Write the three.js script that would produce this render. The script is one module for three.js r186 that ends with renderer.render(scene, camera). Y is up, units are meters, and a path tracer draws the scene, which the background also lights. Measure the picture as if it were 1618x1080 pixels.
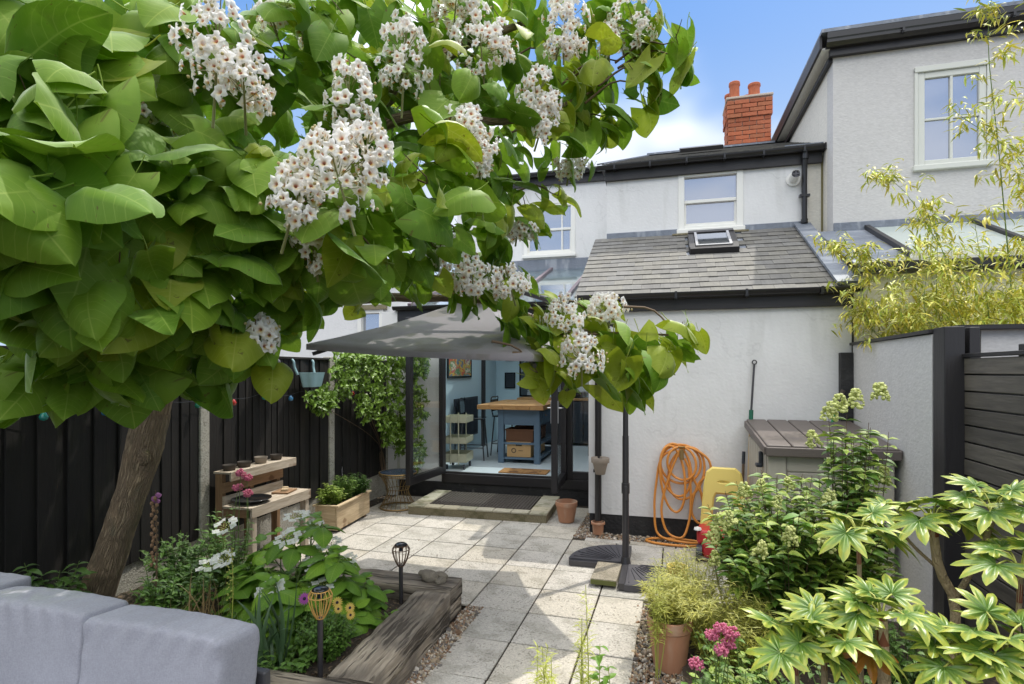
import * as THREE from 'three';
import { mergeGeometries, mergeVertices } from 'three/addons/utils/BufferGeometryUtils.js';
import { RoundedBoxGeometry } from 'three/addons/geometries/RoundedBoxGeometry.js';

// ------------------------------------------------------------------ camera, sky, sun, exposure
// x runs along the back of the house to the right, -z towards the house, metres.
const scene = new THREE.Scene();
const camera = new THREE.PerspectiveCamera(2 * Math.atan(586 / 880) * 180 / Math.PI, 1618 / 1172, 0.05, 400);
camera.position.set(0, 1.75, 0);
camera.rotation.y = 0.267;
camera.setViewOffset(1618, 1172, 0, 0, 1618, 1080);     // lens shifted upwards, verticals stay upright
scene.add(camera);

const renderer = new THREE.WebGLRenderer({ antialias: true });
renderer.toneMapping = THREE.LinearToneMapping;
renderer.toneMappingExposure = 1.4;
renderer.shadowMap.enabled = true;

const SUN_DIR = new THREE.Vector3(0.29, 1, -0.49).normalize();
const sun = new THREE.DirectionalLight(new THREE.Color(1, 0.945, 0.84), 2.1);
sun.position.copy(SUN_DIR).multiplyScalar(40);
sun.target.position.set(0, 0, -4);
sun.castShadow = true;
sun.shadow.mapSize.set(4096, 4096);
Object.assign(sun.shadow.camera, { left: -14, right: 14, top: 14, bottom: -14, near: 1, far: 90 });
scene.add(sun, sun.target);

// ------------------------------------------------------------------ random numbers and noise
function rng(seed) { let a = seed >>> 0; return () => { a = (a + 0x6d2b79f5) | 0; let t = Math.imul(a ^ (a >>> 15), 1 | a); t = (t + Math.imul(t ^ (t >>> 7), 61 | t)) ^ t; return ((t ^ (t >>> 14)) >>> 0) / 4294967296; }; }
let R = rng(7);
const rr = (a, b) => a + (b - a) * R();
const pick = (a) => a[Math.floor(R() * a.length)];
const clamp = (x, a = 0, b = 1) => Math.min(b, Math.max(a, x));
const mix = (a, b, t) => a + (b - a) * t;
const mix3 = (a, b, t) => [mix(a[0], b[0], t), mix(a[1], b[1], t), mix(a[2], b[2], t)];
const sstep = (a, b, x) => { const t = clamp((x - a) / (b - a)); return t * t * (3 - 2 * t); };
function hash(x, y, z) { let h = Math.imul(x, 374761393) ^ Math.imul(y, 668265263) ^ Math.imul(z, 2147483647 ^ 0x5bd1e995); h = Math.imul(h ^ (h >>> 13), 1274126177); h ^= h >>> 16; return (h >>> 0) / 4294967296; }
function vnoise(x, y, px, py, s) {                     // tiling value noise, period px, py
  const ix = Math.floor(x), iy = Math.floor(y), fx = x - ix, fy = y - iy, u = fx * fx * (3 - 2 * fx), v = fy * fy * (3 - 2 * fy);
  const X0 = ((ix % px) + px) % px, X1 = (X0 + 1) % px, Y0 = ((iy % py) + py) % py, Y1 = (Y0 + 1) % py;
  return mix(mix(hash(X0, Y0, s), hash(X1, Y0, s), u), mix(hash(X0, Y1, s), hash(X1, Y1, s), u), v);
}
function fbm(u, v, fx, fy, oct, s = 1) { let a = 0.5, t = 0, n = 0; for (let i = 0; i < oct; i++) { t += a * vnoise(u * fx, v * fy, fx, fy, s + i * 17); n += a; a *= 0.5; fx *= 2; fy *= 2; } return t / n; }
function n3(x, y, z, s) {
  const ix = Math.floor(x), iy = Math.floor(y), iz = Math.floor(z), f = (t) => t * t * (3 - 2 * t), u = f(x - ix), v = f(y - iy), w = f(z - iz);
  const c = (i, j, k) => hash(ix + i, iy + j, (iz + k) * 7 + s);
  return mix(mix(mix(c(0, 0, 0), c(1, 0, 0), u), mix(c(0, 1, 0), c(1, 1, 0), u), v), mix(mix(c(0, 0, 1), c(1, 0, 1), u), mix(c(0, 1, 1), c(1, 1, 1), u), v), w);
}
const fbm3 = (x, y, z, o, s) => { let a = 0.5, t = 0, n = 0; for (let i = 0; i < o; i++) { t += a * n3(x, y, z, s + i * 31); n += a; a *= 0.5; x *= 2.03; y *= 2.03; z *= 2.03; } return t / n; };

// ------------------------------------------------------------------ sky: blue with broken fair-weather cloud all round
{
  const W = 1024, H = 512, data = new Float32Array(W * H * 4);
  for (let row = 0; row < H; row++) {
    const up = ((row + 0.5) / H - 0.5) * Math.PI, y = Math.sin(up), c = Math.cos(up);
    for (let col = 0; col < W; col++) {
      const a = ((col + 0.5) / W - 0.5) * 2 * Math.PI, x = Math.cos(a) * c, z = Math.sin(a) * c, o = (row * W + col) * 4;
      let rgb;
      if (y < 0) rgb = [0.3, 0.29, 0.25];
      else {
        const cosS = x * SUN_DIR.x + y * SUN_DIR.y + z * SUN_DIR.z;
        rgb = mix3([0.43, 0.55, 0.72], [0.105, 0.27, 0.63], sstep(0.16, 0.62, y));
        const glow = 0.45 * Math.exp(-(1 - cosS) * 14);
        rgb = rgb.map((v) => v + glow);
        const k = 1 / (y + 0.22), px = x * k, pz = z * k;
        const big = fbm3(px * 1.15 + 177.84, 2.7, pz * 1.15 + 40.28, 5, 5), low = sstep(0.62, 0.22, y);
        const d = sstep(0.45 + 0.05 * low, 0.6 + 0.09 * low, big);
        const low2 = mix(0.36, 1, sstep(0.3, 0.62, y)); const wisp = 0.22 * sstep(0.5, 0.8, fbm3(px * 0.9 + 3, 9.1, pz * 2.6 + 7, 5, 77));
        const shade = 0.86 + 0.34 * fbm3(px * 3 + 5, 1.2, pz * 3 + 9, 4, 41) + 0.25 * Math.exp(-(1 - cosS) * 9);
        rgb = mix3(rgb, [2.25 * shade * low2, 2.25 * shade * low2, 2.25 * shade * low2], clamp(d * d * mix(0.6, 0.97, sstep(0.3, 0.6, y)) + 0.4 * wisp * (1 - d)));
      }
      data[o] = rgb[0]; data[o + 1] = rgb[1]; data[o + 2] = rgb[2]; data[o + 3] = 1;
    }
  }
  const sky = new THREE.DataTexture(data, W, H, THREE.RGBAFormat, THREE.FloatType);
  sky.mapping = THREE.EquirectangularReflectionMapping;
  sky.magFilter = sky.minFilter = THREE.LinearFilter;
  sky.needsUpdate = true;
  scene.background = sky; scene.environment = sky;
}

// ------------------------------------------------------------------ textures
function tex(size, fn, { srgb = false, rx = 1, ry = 1 } = {}) {
  const d = new Uint8Array(size * size * 4);
  for (let j = 0; j < size; j++) for (let i = 0; i < size; i++) {
    const c = fn((i + 0.5) / size, (j + 0.5) / size), o = (j * size + i) * 4;
    for (let k = 0; k < 3; k++) { let v = Array.isArray(c) ? c[k] : c; if (srgb) v = v <= 0.0031308 ? v * 12.92 : 1.055 * Math.pow(v, 1 / 2.4) - 0.055; d[o + k] = clamp(v) * 255; }
    d[o + 3] = 255;
  }
  const t = new THREE.DataTexture(d, size, size);
  t.wrapS = t.wrapT = THREE.RepeatWrapping; t.magFilter = THREE.LinearFilter; t.minFilter = THREE.LinearMipmapLinearFilter;
  if (srgb) t.colorSpace = THREE.SRGBColorSpace;
  t.repeat.set(rx, ry); t.needsUpdate = true; return t;
}
const ctex = (size, fn, o) => tex(size, fn, { ...o, srgb: true });        // fn gives linear base colours
function std(name, color, roughness = 0.8, extra = {}) {
  const m = new THREE.MeshStandardMaterial({ name, roughness, side: THREE.DoubleSide, ...extra });
  if (Array.isArray(color)) m.color.setRGB(...color);
  return m;
}
function phys(name, color, roughness, extra = {}) { const m = new THREE.MeshPhysicalMaterial({ name, roughness, side: THREE.DoubleSide, ...extra }); m.color.setRGB(...color); return m; }

const T = {};
// white masonry paint: faint roller marks, weathering, hairline stains
T.white = ctex(512, (u, v) => { const a = fbm(u, v, 4, 4, 6, 3), b = fbm(u, v, 40, 12, 3, 9), s = sstep(0.62, 0.8, fbm(u, v, 14, 3, 5, 21)); const cr = sstep(0.011, 0.003, Math.abs(fbm(u, v, 3, 3, 6, 91) - 0.5)) * sstep(0.5, 0.62, fbm(u, v, 5, 5, 3, 17)), k = 0.94 + 0.12 * (a - 0.5) + 0.05 * (b - 0.5) - 0.07 * cr; return [0.77 * k - 0.05 * s, 0.765 * k - 0.05 * s, 0.755 * k - 0.055 * s]; }, { rx: 0.5, ry: 0.5 });
T.whiteBump = tex(512, (u, v) => 0.5 * fbm(u, v, 12, 12, 5, 33) + 0.5 * fbm(u, v, 90, 90, 2, 12), { rx: 0.5, ry: 0.5 });
T.render = ctex(512, (u, v) => { const a = fbm(u, v, 3, 3, 6, 4), b = fbm(u, v, 60, 150, 2, 19), s = fbm(u, v, 16, 2, 4, 61); const k = 0.9 + 0.08 * (a - 0.5) + 0.16 * (b - 0.5) - 0.03 * sstep(0.55, 0.8, s); return [0.63 * k, 0.615 * k, 0.595 * k]; }, { rx: 0.6, ry: 0.6 });
T.renderBump = tex(512, (u, v) => 0.35 * fbm(u, v, 90, 220, 2, 19) + 0.65 * fbm(u, v, 70, 120, 3, 23), { rx: 0.6, ry: 0.6 });
T.slab = ctex(512, (u, v) => {
  const blot = fbm(u, v, 3, 3, 5, 5), fine = vnoise(u * 130, v * 130, 130, 130, 8), fine2 = vnoise(u * 64, v * 64, 64, 64, 15), moss = sstep(0.56, 0.74, fbm(u, v, 7, 7, 5, 51)), pit = sstep(0.8, 0.93, fine2);
  let c = mix3([0.45, 0.42, 0.37], [0.55, 0.52, 0.465], blot); c = c.map((x) => x * (0.8 + 0.36 * fine)); const sp = sstep(0.66, 0.8, vnoise(u * 90, v * 90, 90, 90, 77)) * sstep(0.42, 0.62, fbm(u, v, 5, 5, 4, 31)); c = mix3(c, [0.24, 0.225, 0.18], 0.4 * moss); c = mix3(c, [0.14, 0.13, 0.1], 0.45 * sp); return mix3(c, [0.13, 0.12, 0.1], 0.5 * pit);
}, { rx: 1.1, ry: 1.1 });
T.slabBump = tex(512, (u, v) => 0.6 * vnoise(u * 130, v * 130, 130, 130, 8) + 0.4 * fbm(u, v, 20, 20, 4, 3), { rx: 1.1, ry: 1.1 });
const grain = (u, v, s, k = 1) => { const w = 0.035 * fbm(u, v, 3, 4, 4, s); const g = fbm(u, v + w, 4, 30 * k, 5, s + 5), l = fbm(u, v + w, 10, 110 * k, 3, s + 9); return 0.6 * g + 0.4 * l; };
T.sleeper = ctex(512, (u, v) => { const g = grain(u, v, 3), crack = sstep(0.58, 0.72, fbm(u, v, 5, 52, 4, 71)), wet = sstep(0.45, 0.68, fbm(u, v, 3, 4, 4, 15)); const s2 = fbm(u, v, 3, 120, 3, 55); let c = mix3([0.15, 0.115, 0.08], [0.52, 0.45, 0.35], clamp(g * 1.3 + 0.6 * (s2 - 0.5) - 0.15)); c = mix3(c, [0.06, 0.052, 0.047], 0.6 * wet); return mix3(c, [0.035, 0.026, 0.018], 0.75 * crack); });
T.sleeperBump = tex(512, (u, v) => grain(u, v, 3) - 0.8 * sstep(0.58, 0.72, fbm(u, v, 5, 52, 4, 71)) + 0.3);
T.pale = ctex(512, (u, v) => { const g = grain(u, v, 23), knot = sstep(0.72, 0.85, fbm(u, v, 5, 9, 3, 28)); return mix3(mix3([0.3, 0.235, 0.165], [0.62, 0.54, 0.44], clamp(g * 1.4 - 0.2)), [0.16, 0.09, 0.045], 0.7 * knot); });
T.darkwood = ctex(512, (u, v) => { const g = grain(u, v, 41), f = sstep(0.5, 0.8, fbm(u, v, 3, 7, 5, 4)); return mix3([0.009, 0.007, 0.006], [0.034, 0.028, 0.024], clamp(0.6 * g + 0.5 * f)); });
T.slat = ctex(512, (u, v) => { const g = grain(u, v, 91), f = fbm(u, v, 3, 5, 5, 4); return mix3([0.035, 0.032, 0.03], [0.15, 0.13, 0.105], clamp(g * 0.9 + 0.6 * (f - 0.45))); });
T.grainBump = tex(512, (u, v) => grain(u, v, 41));
T.bark = ctex(512, (u, v) => { const w = 0.05 * fbm(u, v, 4, 6, 4, 9), r = Math.abs(fbm(u + w, v, 36, 9, 5, 7) - 0.5) * 4, b = fbm(u, v, 3, 5, 5, 19); let c = mix3([0.2, 0.145, 0.092], [0.4, 0.305, 0.2], clamp(r * 0.9)); c = mix3(c, [0.34, 0.24, 0.14], 0.35 * sstep(0.5, 0.72, b)); return mix3(c, [0.15, 0.16, 0.1], 0.35 * sstep(0.58, 0.75, fbm(u, v, 5, 9, 4, 77))); });
T.barkBump = tex(512, (u, v) => { const w = 0.05 * fbm(u, v, 4, 6, 4, 9); return clamp(Math.abs(fbm(u + w, v, 36, 9, 5, 7) - 0.5) * 4); });
T.slate = ctex(512, (u, v) => { const a = fbm(u, v, 4, 4, 6, 2), l = sstep(0.55, 0.75, fbm(u, v, 12, 12, 5, 88)), d = fbm(u, v, 40, 4, 4, 13); let c = mix3([0.085, 0.082, 0.077], [0.175, 0.168, 0.152], clamp(0.55 * a + 0.45 * d)); return mix3(c, [0.22, 0.21, 0.185], 0.35 * l); });
T.slateBump = tex(256, (u, v) => 0.5 * fbm(u, v, 8, 8, 5, 2) + 0.5 * fbm(u, v, 50, 12, 3, 5));
T.lead = ctex(512, (u, v) => { const a = fbm(u, v, 3, 3, 6, 6), s = fbm(u, v, 18, 3, 5, 40), w = sstep(0.6, 0.75, fbm(u, v, 8, 2, 5, 60)); return mix3(mix3([0.12, 0.135, 0.165], [0.26, 0.29, 0.34], 0.5 * a + 0.5 * s), [0.42, 0.44, 0.47], 0.5 * w); });
T.brick = ctex(256, (u, v) => { const a = fbm(u, v, 5, 5, 5, 31), f = vnoise(u * 60, v * 60, 60, 60, 3); return mix3([0.3, 0.075, 0.035], [0.52, 0.17, 0.08], clamp(a * 0.9 + 0.3 * f - 0.1)); }, { rx: 4, ry: 4 });
T.weave = tex(256, (u, v) => { const a = Math.sin(u * Math.PI * 2 * 48), b = Math.sin(v * Math.PI * 2 * 48); return 0.5 + 0.25 * a * b + 0.2 * (fbm(u, v, 40, 40, 3, 2) - 0.5); }, { rx: 7, ry: 7 });
T.sofa = ctex(512, (u, v) => { const a = fbm(u, v, 3, 3, 5, 22), t = vnoise(u * 256, v * 60, 256, 60, 4), t2 = vnoise(u * 60, v * 256, 60, 256, 14); const k = 0.86 + 0.12 * (a - 0.5) + 0.14 * (t + t2 - 1); return [0.4 * k, 0.405 * k, 0.455 * k]; }, { rx: 2.2, ry: 2.2 });
T.canopy = ctex(512, (u, v) => { const a = fbm(u, v, 3, 3, 6, 8), st = sstep(0.6, 0.75, fbm(u, v, 6, 6, 5, 18)); const k = 0.92 + 0.14 * (a - 0.5); return mix3([0.315 * k, 0.295 * k, 0.315 * k], [0.17, 0.15, 0.1], 0.4 * st); });
T.soil = ctex(512, (u, v) => { const a = fbm(u, v, 8, 8, 6, 3), f = vnoise(u * 120, v * 120, 120, 120, 5), d = sstep(0.7, 0.85, vnoise(u * 70, v * 70, 70, 70, 50)); return mix3(mix3([0.02, 0.015, 0.011], [0.085, 0.064, 0.045], 0.6 * a + 0.4 * f), [0.24, 0.17, 0.1], 0.5 * d); });
T.soilBump = tex(512, (u, v) => fbm(u, v, 14, 14, 6, 3));
T.terracotta = ctex(256, (u, v) => { const a = fbm(u, v, 4, 5, 5, 12), s = sstep(0.56, 0.75, fbm(u, v, 6, 4, 5, 63)); return mix3(mix3([0.4, 0.19, 0.105], [0.54, 0.28, 0.165], a), [0.55, 0.45, 0.34], 0.45 * s); });
T.plinth = ctex(256, (u, v) => { const a = fbm(u, v, 6, 6, 5, 21), s = sstep(0.62, 0.8, fbm(u, v, 10, 6, 5, 36)); return mix3([0.013, 0.013, 0.014], [0.1, 0.095, 0.09], 0.35 * a * a + 0.4 * s); });
T.step = ctex(256, (u, v) => { const a = fbm(u, v, 4, 4, 5, 71), f = vnoise(u * 50, v * 50, 50, 50, 2), m = sstep(0.52, 0.72, fbm(u, v, 5, 4, 5, 91)); return mix3(mix3([0.3, 0.27, 0.2], [0.5, 0.46, 0.36], 0.6 * a + 0.4 * f), [0.14, 0.14, 0.06], 0.6 * m); }, { rx: 2, ry: 2 });
T.wicker = ctex(128, (u, v) => { const x = u * 16, y = v * 16, o = (Math.floor(y) % 2) * 0.5, k = Math.abs(Math.sin((x + o) * Math.PI)) * Math.abs(Math.sin(y * Math.PI)); return [0.05 + 0.17 * k, 0.02 + 0.075 * k, 0.01 + 0.03 * k]; }, { rx: 4, ry: 4 });
T.oak = ctex(256, (u, v) => mix3([0.3, 0.13, 0.04], [0.55, 0.32, 0.13], clamp(grain(u, v, 61) * 1.3 - 0.15)));
T.mat = ctex(256, (u, v) => { const a = sstep(0.5, 0.58, fbm(u, v, 9, 9, 3, 11)); return mix3([0.33, 0.17, 0.06], [0.16, 0.07, 0.025], a).map((x) => x * (0.7 + 0.5 * vnoise(u * 100, v * 100, 100, 100, 4))); });
T.plastic = ctex(256, (u, v) => { const g = grain(u, v, 33), k = 0.93 + 0.14 * (g - 0.5); return [0.46 * k, 0.43 * k, 0.365 * k]; });

// leaf of the catalpa: pale midrib and side veins printed on the blade (u across, v from stalk to tip)
function leafTexture(base, dark, vein, seed, pairs = 5, spread = 0.5) {
  return ctex(256, (u, v) => {
    const x = Math.abs(u - 0.5), n = fbm(u, v, 6, 6, 5, seed), spot = sstep(0.8, 0.87, fbm(u, v, 16, 16, 3, seed + 40)), pale = sstep(0.55, 0.8, fbm(u, v, 3, 3, 4, seed + 71));
    let c = mix3(dark, base, clamp(0.25 + n * 0.95)); c = mix3(c, vein, 0.35 * pale); c = mix3(c, [0.12, 0.07, 0.02], 0.7 * spot);
    let d = Math.max(0, x - 0.004 * (1.2 - v)) / 0.008;
    let k = Math.exp(-d * d);
    for (let i = 0; i < pairs; i++) { const v0 = 0.1 + i * (0.72 / pairs), t = v - v0 - x * spread * (1.15 - 0.5 * v0) - 0.5 * x * x; const w = 0.0075 * (1 - x * 1.4); if (x < 0.46) { const e = t / w; k = Math.max(k, 0.75 * Math.exp(-e * e)); } }
    for (let i = 0; i < 22; i++) { const t = v * 22 - i + 6 * x * Math.sin(i * 2.1); const e = t / 0.09; if (Math.abs(e) < 3) k = Math.max(k, 0.13 * Math.exp(-e * e)); }
    return mix3(c, vein, clamp(k));
  });
}
T.catalpa = leafTexture([0.2, 0.345, 0.022], [0.15, 0.285, 0.017], [0.31, 0.44, 0.06], 5);
T.catalpaDark = leafTexture([0.145, 0.28, 0.02], [0.105, 0.225, 0.016], [0.24, 0.37, 0.055], 6);
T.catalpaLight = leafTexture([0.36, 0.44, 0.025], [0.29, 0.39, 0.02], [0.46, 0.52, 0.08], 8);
T.hydrangea = leafTexture([0.16, 0.31, 0.035], [0.115, 0.24, 0.025], [0.25, 0.38, 0.07], 15, 6, 0.8);

// ------------------------------------------------------------------ materials
const M = {
  white: std('white masonry paint', null, 0.85, { map: T.white, bumpMap: T.whiteBump, bumpScale: 0.004 }),
  render: std('grey textured render', null, 0.95, { map: T.render, bumpMap: T.renderBump, bumpScale: 0.0025 }),
  cream: std('cream render', [1.25, 1.22, 1.12], 0.95, { map: T.render, bumpMap: T.renderBump, bumpScale: 0.004 }),
  plinth: std('black bitumen paint', null, 0.7, { map: T.plinth, bumpMap: T.whiteBump, bumpScale: 0.01 }),
  black: std('black painted timber', [0.022, 0.02, 0.021], 0.5, { bumpMap: T.grainBump, bumpScale: 0.002 }),
  gutter: std('black plastic gutter', [0.02, 0.019, 0.02], 0.28),
  upvc: std('white window frame', [0.78, 0.77, 0.72], 0.35),
  sageFrame: std('pale grey green window frame', [0.62, 0.63, 0.57], 0.45),
  alu: std('dark grey aluminium', [0.028, 0.026, 0.028], 0.4, { metalness: 0.3 }),
  rafter: std('plum grey glazing bar', [0.17, 0.13, 0.15], 0.45),
  lead: std('lead sheet', null, 0.55, { map: T.lead, metalness: 0.25, bumpMap: T.whiteBump, bumpScale: 0.006 }),
  sleeper: std('weathered railway sleeper', null, 0.85, { map: T.sleeper, bumpMap: T.sleeperBump, bumpScale: 0.012 }),
  pale: std('weathered pallet wood', null, 0.8, { map: T.pale, bumpMap: T.grainBump, bumpScale: 0.003 }),
  paleBrown: std('brown pallet wood', [0.62, 0.44, 0.3], 0.8, { map: T.pale, bumpMap: T.grainBump, bumpScale: 0.003 }),
  cedar: std('planter wood', [1.1, 1.0, 0.8], 0.75, { map: T.pale, bumpMap: T.grainBump, bumpScale: 0.003 }),
  concrete: std('concrete', [0.85, 0.86, 0.84], 0.95, { map: T.slab, bumpMap: T.slabBump, bumpScale: 0.004 }),
  grout: std('dark joint sand', [0.55, 0.55, 0.5], 1, { map: T.soil, bumpMap: T.soilBump, bumpScale: 0.02 }),
  soil: std('soil', null, 1, { map: T.soil, bumpMap: T.soilBump, bumpScale: 0.03 }),
  bark: std('catalpa bark', null, 0.95, { map: T.bark, bumpMap: T.barkBump, bumpScale: 0.02 }),
  twig: std('brown twig', [0.13, 0.085, 0.05], 0.8),
  greenStem: std('green stem', [0.13, 0.2, 0.045], 0.6),
  yellowStem: std('yellow green leaf stalk', [0.36, 0.38, 0.08], 0.5),
  fatsiaStem: std('fatsia stem', [0.5, 0.38, 0.23], 0.85, { bumpMap: T.barkBump, bumpScale: 0.006 }),
  redStem: std('reddish young stem', [0.22, 0.07, 0.035], 0.7),
  sofa: std('grey outdoor fabric', null, 0.95, { map: T.sofa, bumpMap: T.weave, bumpScale: 0.002 }),
  sofaFrame: std('charcoal aluminium', [0.05, 0.05, 0.055], 0.5),
  canopy: phys('mauve grey parasol cloth', [1, 1, 1], 0.9, { transmission: 0.3, thickness: 0, ior: 1.3, map: T.canopy, bumpMap: T.weave, bumpScale: 0.0006 }),
  graphite: std('graphite metal', [0.075, 0.072, 0.078], 0.38, { metalness: 0.5 }),
  basePlastic: std('graphite plastic', [0.068, 0.065, 0.074], 0.55),
  silver: std('brushed steel', [0.55, 0.55, 0.56], 0.3, { metalness: 0.9 }),
  terracotta: std('terracotta', null, 0.85, { map: T.terracotta, bumpMap: T.whiteBump, bumpScale: 0.003 }),
  greyPot: std('grey brown clay', [0.32, 0.27, 0.22], 0.8),
  hose: std('orange hose', [0.68, 0.27, 0.05], 0.42),
  darkPlastic: std('dark plastic', [0.028, 0.032, 0.042], 0.45),
  orangePlastic: std('orange plastic', [0.75, 0.2, 0.02], 0.45),
  yellowPlastic: std('faded yellow plastic', [0.8, 0.63, 0.17], 0.45),
  redPlastic: std('red plastic', [0.52, 0.03, 0.035], 0.4),
  plastic: std('taupe plastic', null, 0.55, { map: T.plastic, bumpMap: T.grainBump, bumpScale: 0.0015 }),
  lid: std('brown plastic lid', [0.115, 0.095, 0.085], 0.5, { bumpMap: T.grainBump, bumpScale: 0.001 }),
  gold: std('brass wire', [0.3, 0.2, 0.08], 0.45, { metalness: 0.6 }),
  rope: std('bamboo coloured wire', [0.62, 0.36, 0.1], 0.55),
  copper: std('coppery dark wire', [0.16, 0.09, 0.055], 0.4, { metalness: 0.6 }),
  rubber: std('black rubber', [0.075, 0.062, 0.052], 0.8),
  stone: std('pale beach stone', [0.5, 0.46, 0.4], 0.85, { map: T.slab, bumpMap: T.slabBump, bumpScale: 0.003 }),
  wallBlue: std('pale blue wall paint', [0.46, 0.6, 0.66], 0.8),
  floorTile: std('pale grey floor', [0.52, 0.57, 0.6], 0.35),
  island: std('slate blue cabinet paint', [0.095, 0.15, 0.215], 0.5),
  oak: std('oak worktop', null, 0.45, { map: T.oak }),
  wicker: std('brown wicker', null, 0.8, { map: T.wicker, bumpMap: T.wicker, bumpScale: 0.01 }),
  card: std('cardboard', [0.5, 0.31, 0.14], 0.85),
  sageMetal: std('sage enamel', [0.37, 0.37, 0.27], 0.45),
  radiator: std('anthracite radiator', [0.025, 0.032, 0.042], 0.4),
  ceiling: std('white ceiling', [0.7, 0.7, 0.68], 0.9),
  teal: std('blue green planter plastic', [0.24, 0.37, 0.4], 0.4),
  greyPlastic: std('grey planter plastic', [0.09, 0.09, 0.1], 0.5),
  whitePlastic: std('white plastic', [0.75, 0.74, 0.7], 0.4),
  screen: std('dark glossy', [0.01, 0.012, 0.014], 0.12),
};
M.fence = std('black stained fence board', null, 0.75, { map: T.darkwood, bumpMap: T.grainBump, bumpScale: 0.004 });
M.slat = std('charcoal stained slat', null, 0.6, { map: T.slat, bumpMap: T.grainBump, bumpScale: 0.003 });
M.slats = [1, 0.75, 1.25].map((k, i) => { const m = M.slat.clone(); m.name = 'charcoal slat ' + i; m.color.setRGB(k, k, k); return m; });
M.fences = [0.45, 0.7, 0.34].map((k, i) => { const m = M.fence.clone(); m.name = 'fence board stain ' + i; m.color.setRGB(k, k, k); return m; });
M.slabs = [[1, 1, 1], [0.93, 0.94, 0.95], [1.06, 1.04, 1], [0.97, 0.95, 0.91], [1.02, 1.02, 1.03]].map((c, i) => std('paving slab ' + i, c, 0.92, { map: T.slab, bumpMap: T.slabBump, bumpScale: 0.0035 }));
M.slates = [[1, 1, 1], [0.88, 0.88, 0.9], [1.1, 1.09, 1.05], [0.97, 0.96, 0.92], [1.02, 1.03, 1.06]].map((c, i) => std('roof slate ' + i, c, 0.75, { map: T.slate, bumpMap: T.slateBump, bumpScale: 0.004 }));
M.bricks = [[1, 1, 1], [0.78, 0.74, 0.72], [1.1, 1.05, 1], [0.9, 1, 1]].map((c, i) => std('red brick ' + i, c, 0.9, { map: T.brick }));
M.mortar = std('lime mortar', [0.5, 0.42, 0.34], 1);
M.steps = [[1, 1, 1], [0.85, 0.86, 0.82], [1.1, 1.07, 1]].map((c, i) => std('step tile ' + i, c, 0.9, { map: T.step, bumpMap: T.whiteBump, bumpScale: 0.004 }));
M.stepBody = std('mossy concrete', [0.55, 0.52, 0.42], 1, { map: T.step, bumpMap: T.slabBump, bumpScale: 0.008 });
M.doormat = std('coir mat', null, 1, { map: T.mat, bumpMap: T.weave, bumpScale: 0.004 });
M.glass = phys('window glass', [1, 1, 1], 0.0, { transmission: 1, thickness: 0, ior: 1.5 });
M.sealGlass = phys('double glazed window pane', [0.02, 0.024, 0.03], 0.02, { specularIntensity: 1, ior: 1.9 });
M.roofGlass = phys('roof glazing', [0.86, 0.93, 0.95], 0.03, { transmission: 1, thickness: 0, ior: 1.6 });
const leafMat = (name, map, color, tr = 0.35, rough = 0.5) => { const m = phys(name, color, rough, { map, transmission: tr, thickness: 0, ior: 1.35, specularIntensity: 0.6 }); return m; };
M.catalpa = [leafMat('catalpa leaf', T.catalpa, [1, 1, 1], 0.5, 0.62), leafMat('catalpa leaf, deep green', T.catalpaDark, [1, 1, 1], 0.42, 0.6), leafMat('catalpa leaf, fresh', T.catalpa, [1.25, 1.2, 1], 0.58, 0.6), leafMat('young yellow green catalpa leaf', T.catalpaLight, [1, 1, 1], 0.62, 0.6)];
const vcol = (name, rough = 0.5, tr = 0) => phys(name, [1, 1, 1], rough, { vertexColors: true, transmission: tr, thickness: 0, ior: 1.4 });
M.petal = vcol('flower petals', 0.7, 0.4);
M.leafV = vcol('leaf', 0.5, 0.42);
M.glossV = vcol('glossy leaf', 0.34, 0.3);
M.hydrangea = [leafMat('hydrangea leaf', T.hydrangea, [1, 1, 1], 0.25, 0.45), leafMat('hydrangea leaf, paler', T.hydrangea, [1.4, 1.3, 1.1], 0.3, 0.45), leafMat('hydrangea leaf, deep', T.hydrangea, [0.75, 0.8, 0.8], 0.2, 0.45)];

// ------------------------------------------------------------------ geometry helpers
const V = (x, y, z) => new THREE.Vector3(x, y, z);
function norm(g) { if (g.index) g = g.toNonIndexed(); for (const k of Object.keys(g.attributes)) if (!['position', 'normal', 'uv', 'color'].includes(k)) g.deleteAttribute(k); if (!g.attributes.normal) g.computeVertexNormals(); if (!g.attributes.uv) g.setAttribute('uv', new THREE.BufferAttribute(new Float32Array(g.attributes.position.count * 2), 2)); return g; }
function boxUV(g, off = [0, 0], along) {               // uv in metres from the dominant direction; along = axis that the grain follows
  g = norm(g); const p = g.attributes.position, uv = g.attributes.uv, a = V(), b = V(), c = V(), n = V();
  for (let i = 0; i < p.count; i += 3) {
    a.fromBufferAttribute(p, i); b.fromBufferAttribute(p, i + 1); c.fromBufferAttribute(p, i + 2);
    n.crossVectors(b.clone().sub(a), c.clone().sub(a)); const ax = [Math.abs(n.x), Math.abs(n.y), Math.abs(n.z)], k = ax.indexOf(Math.max(...ax));
    let i0 = k === 0 ? 2 : 0, i1 = k === 1 ? 2 : 1; if (along === i1) [i0, i1] = [i1, i0];
    [a, b, c].forEach((q, j) => uv.setXY(i + j, q.getComponent(i0) + off[0], q.getComponent(i1) + off[1]));
  }
  return g;
}
function xf(g, p = [0, 0, 0], r = [0, 0, 0], s = [1, 1, 1]) { const m = new THREE.Matrix4().compose(V(...p), new THREE.Quaternion().setFromEuler(new THREE.Euler(...r)), V(...s)); g = g.clone(); g.applyMatrix4(m); return g; }
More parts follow.
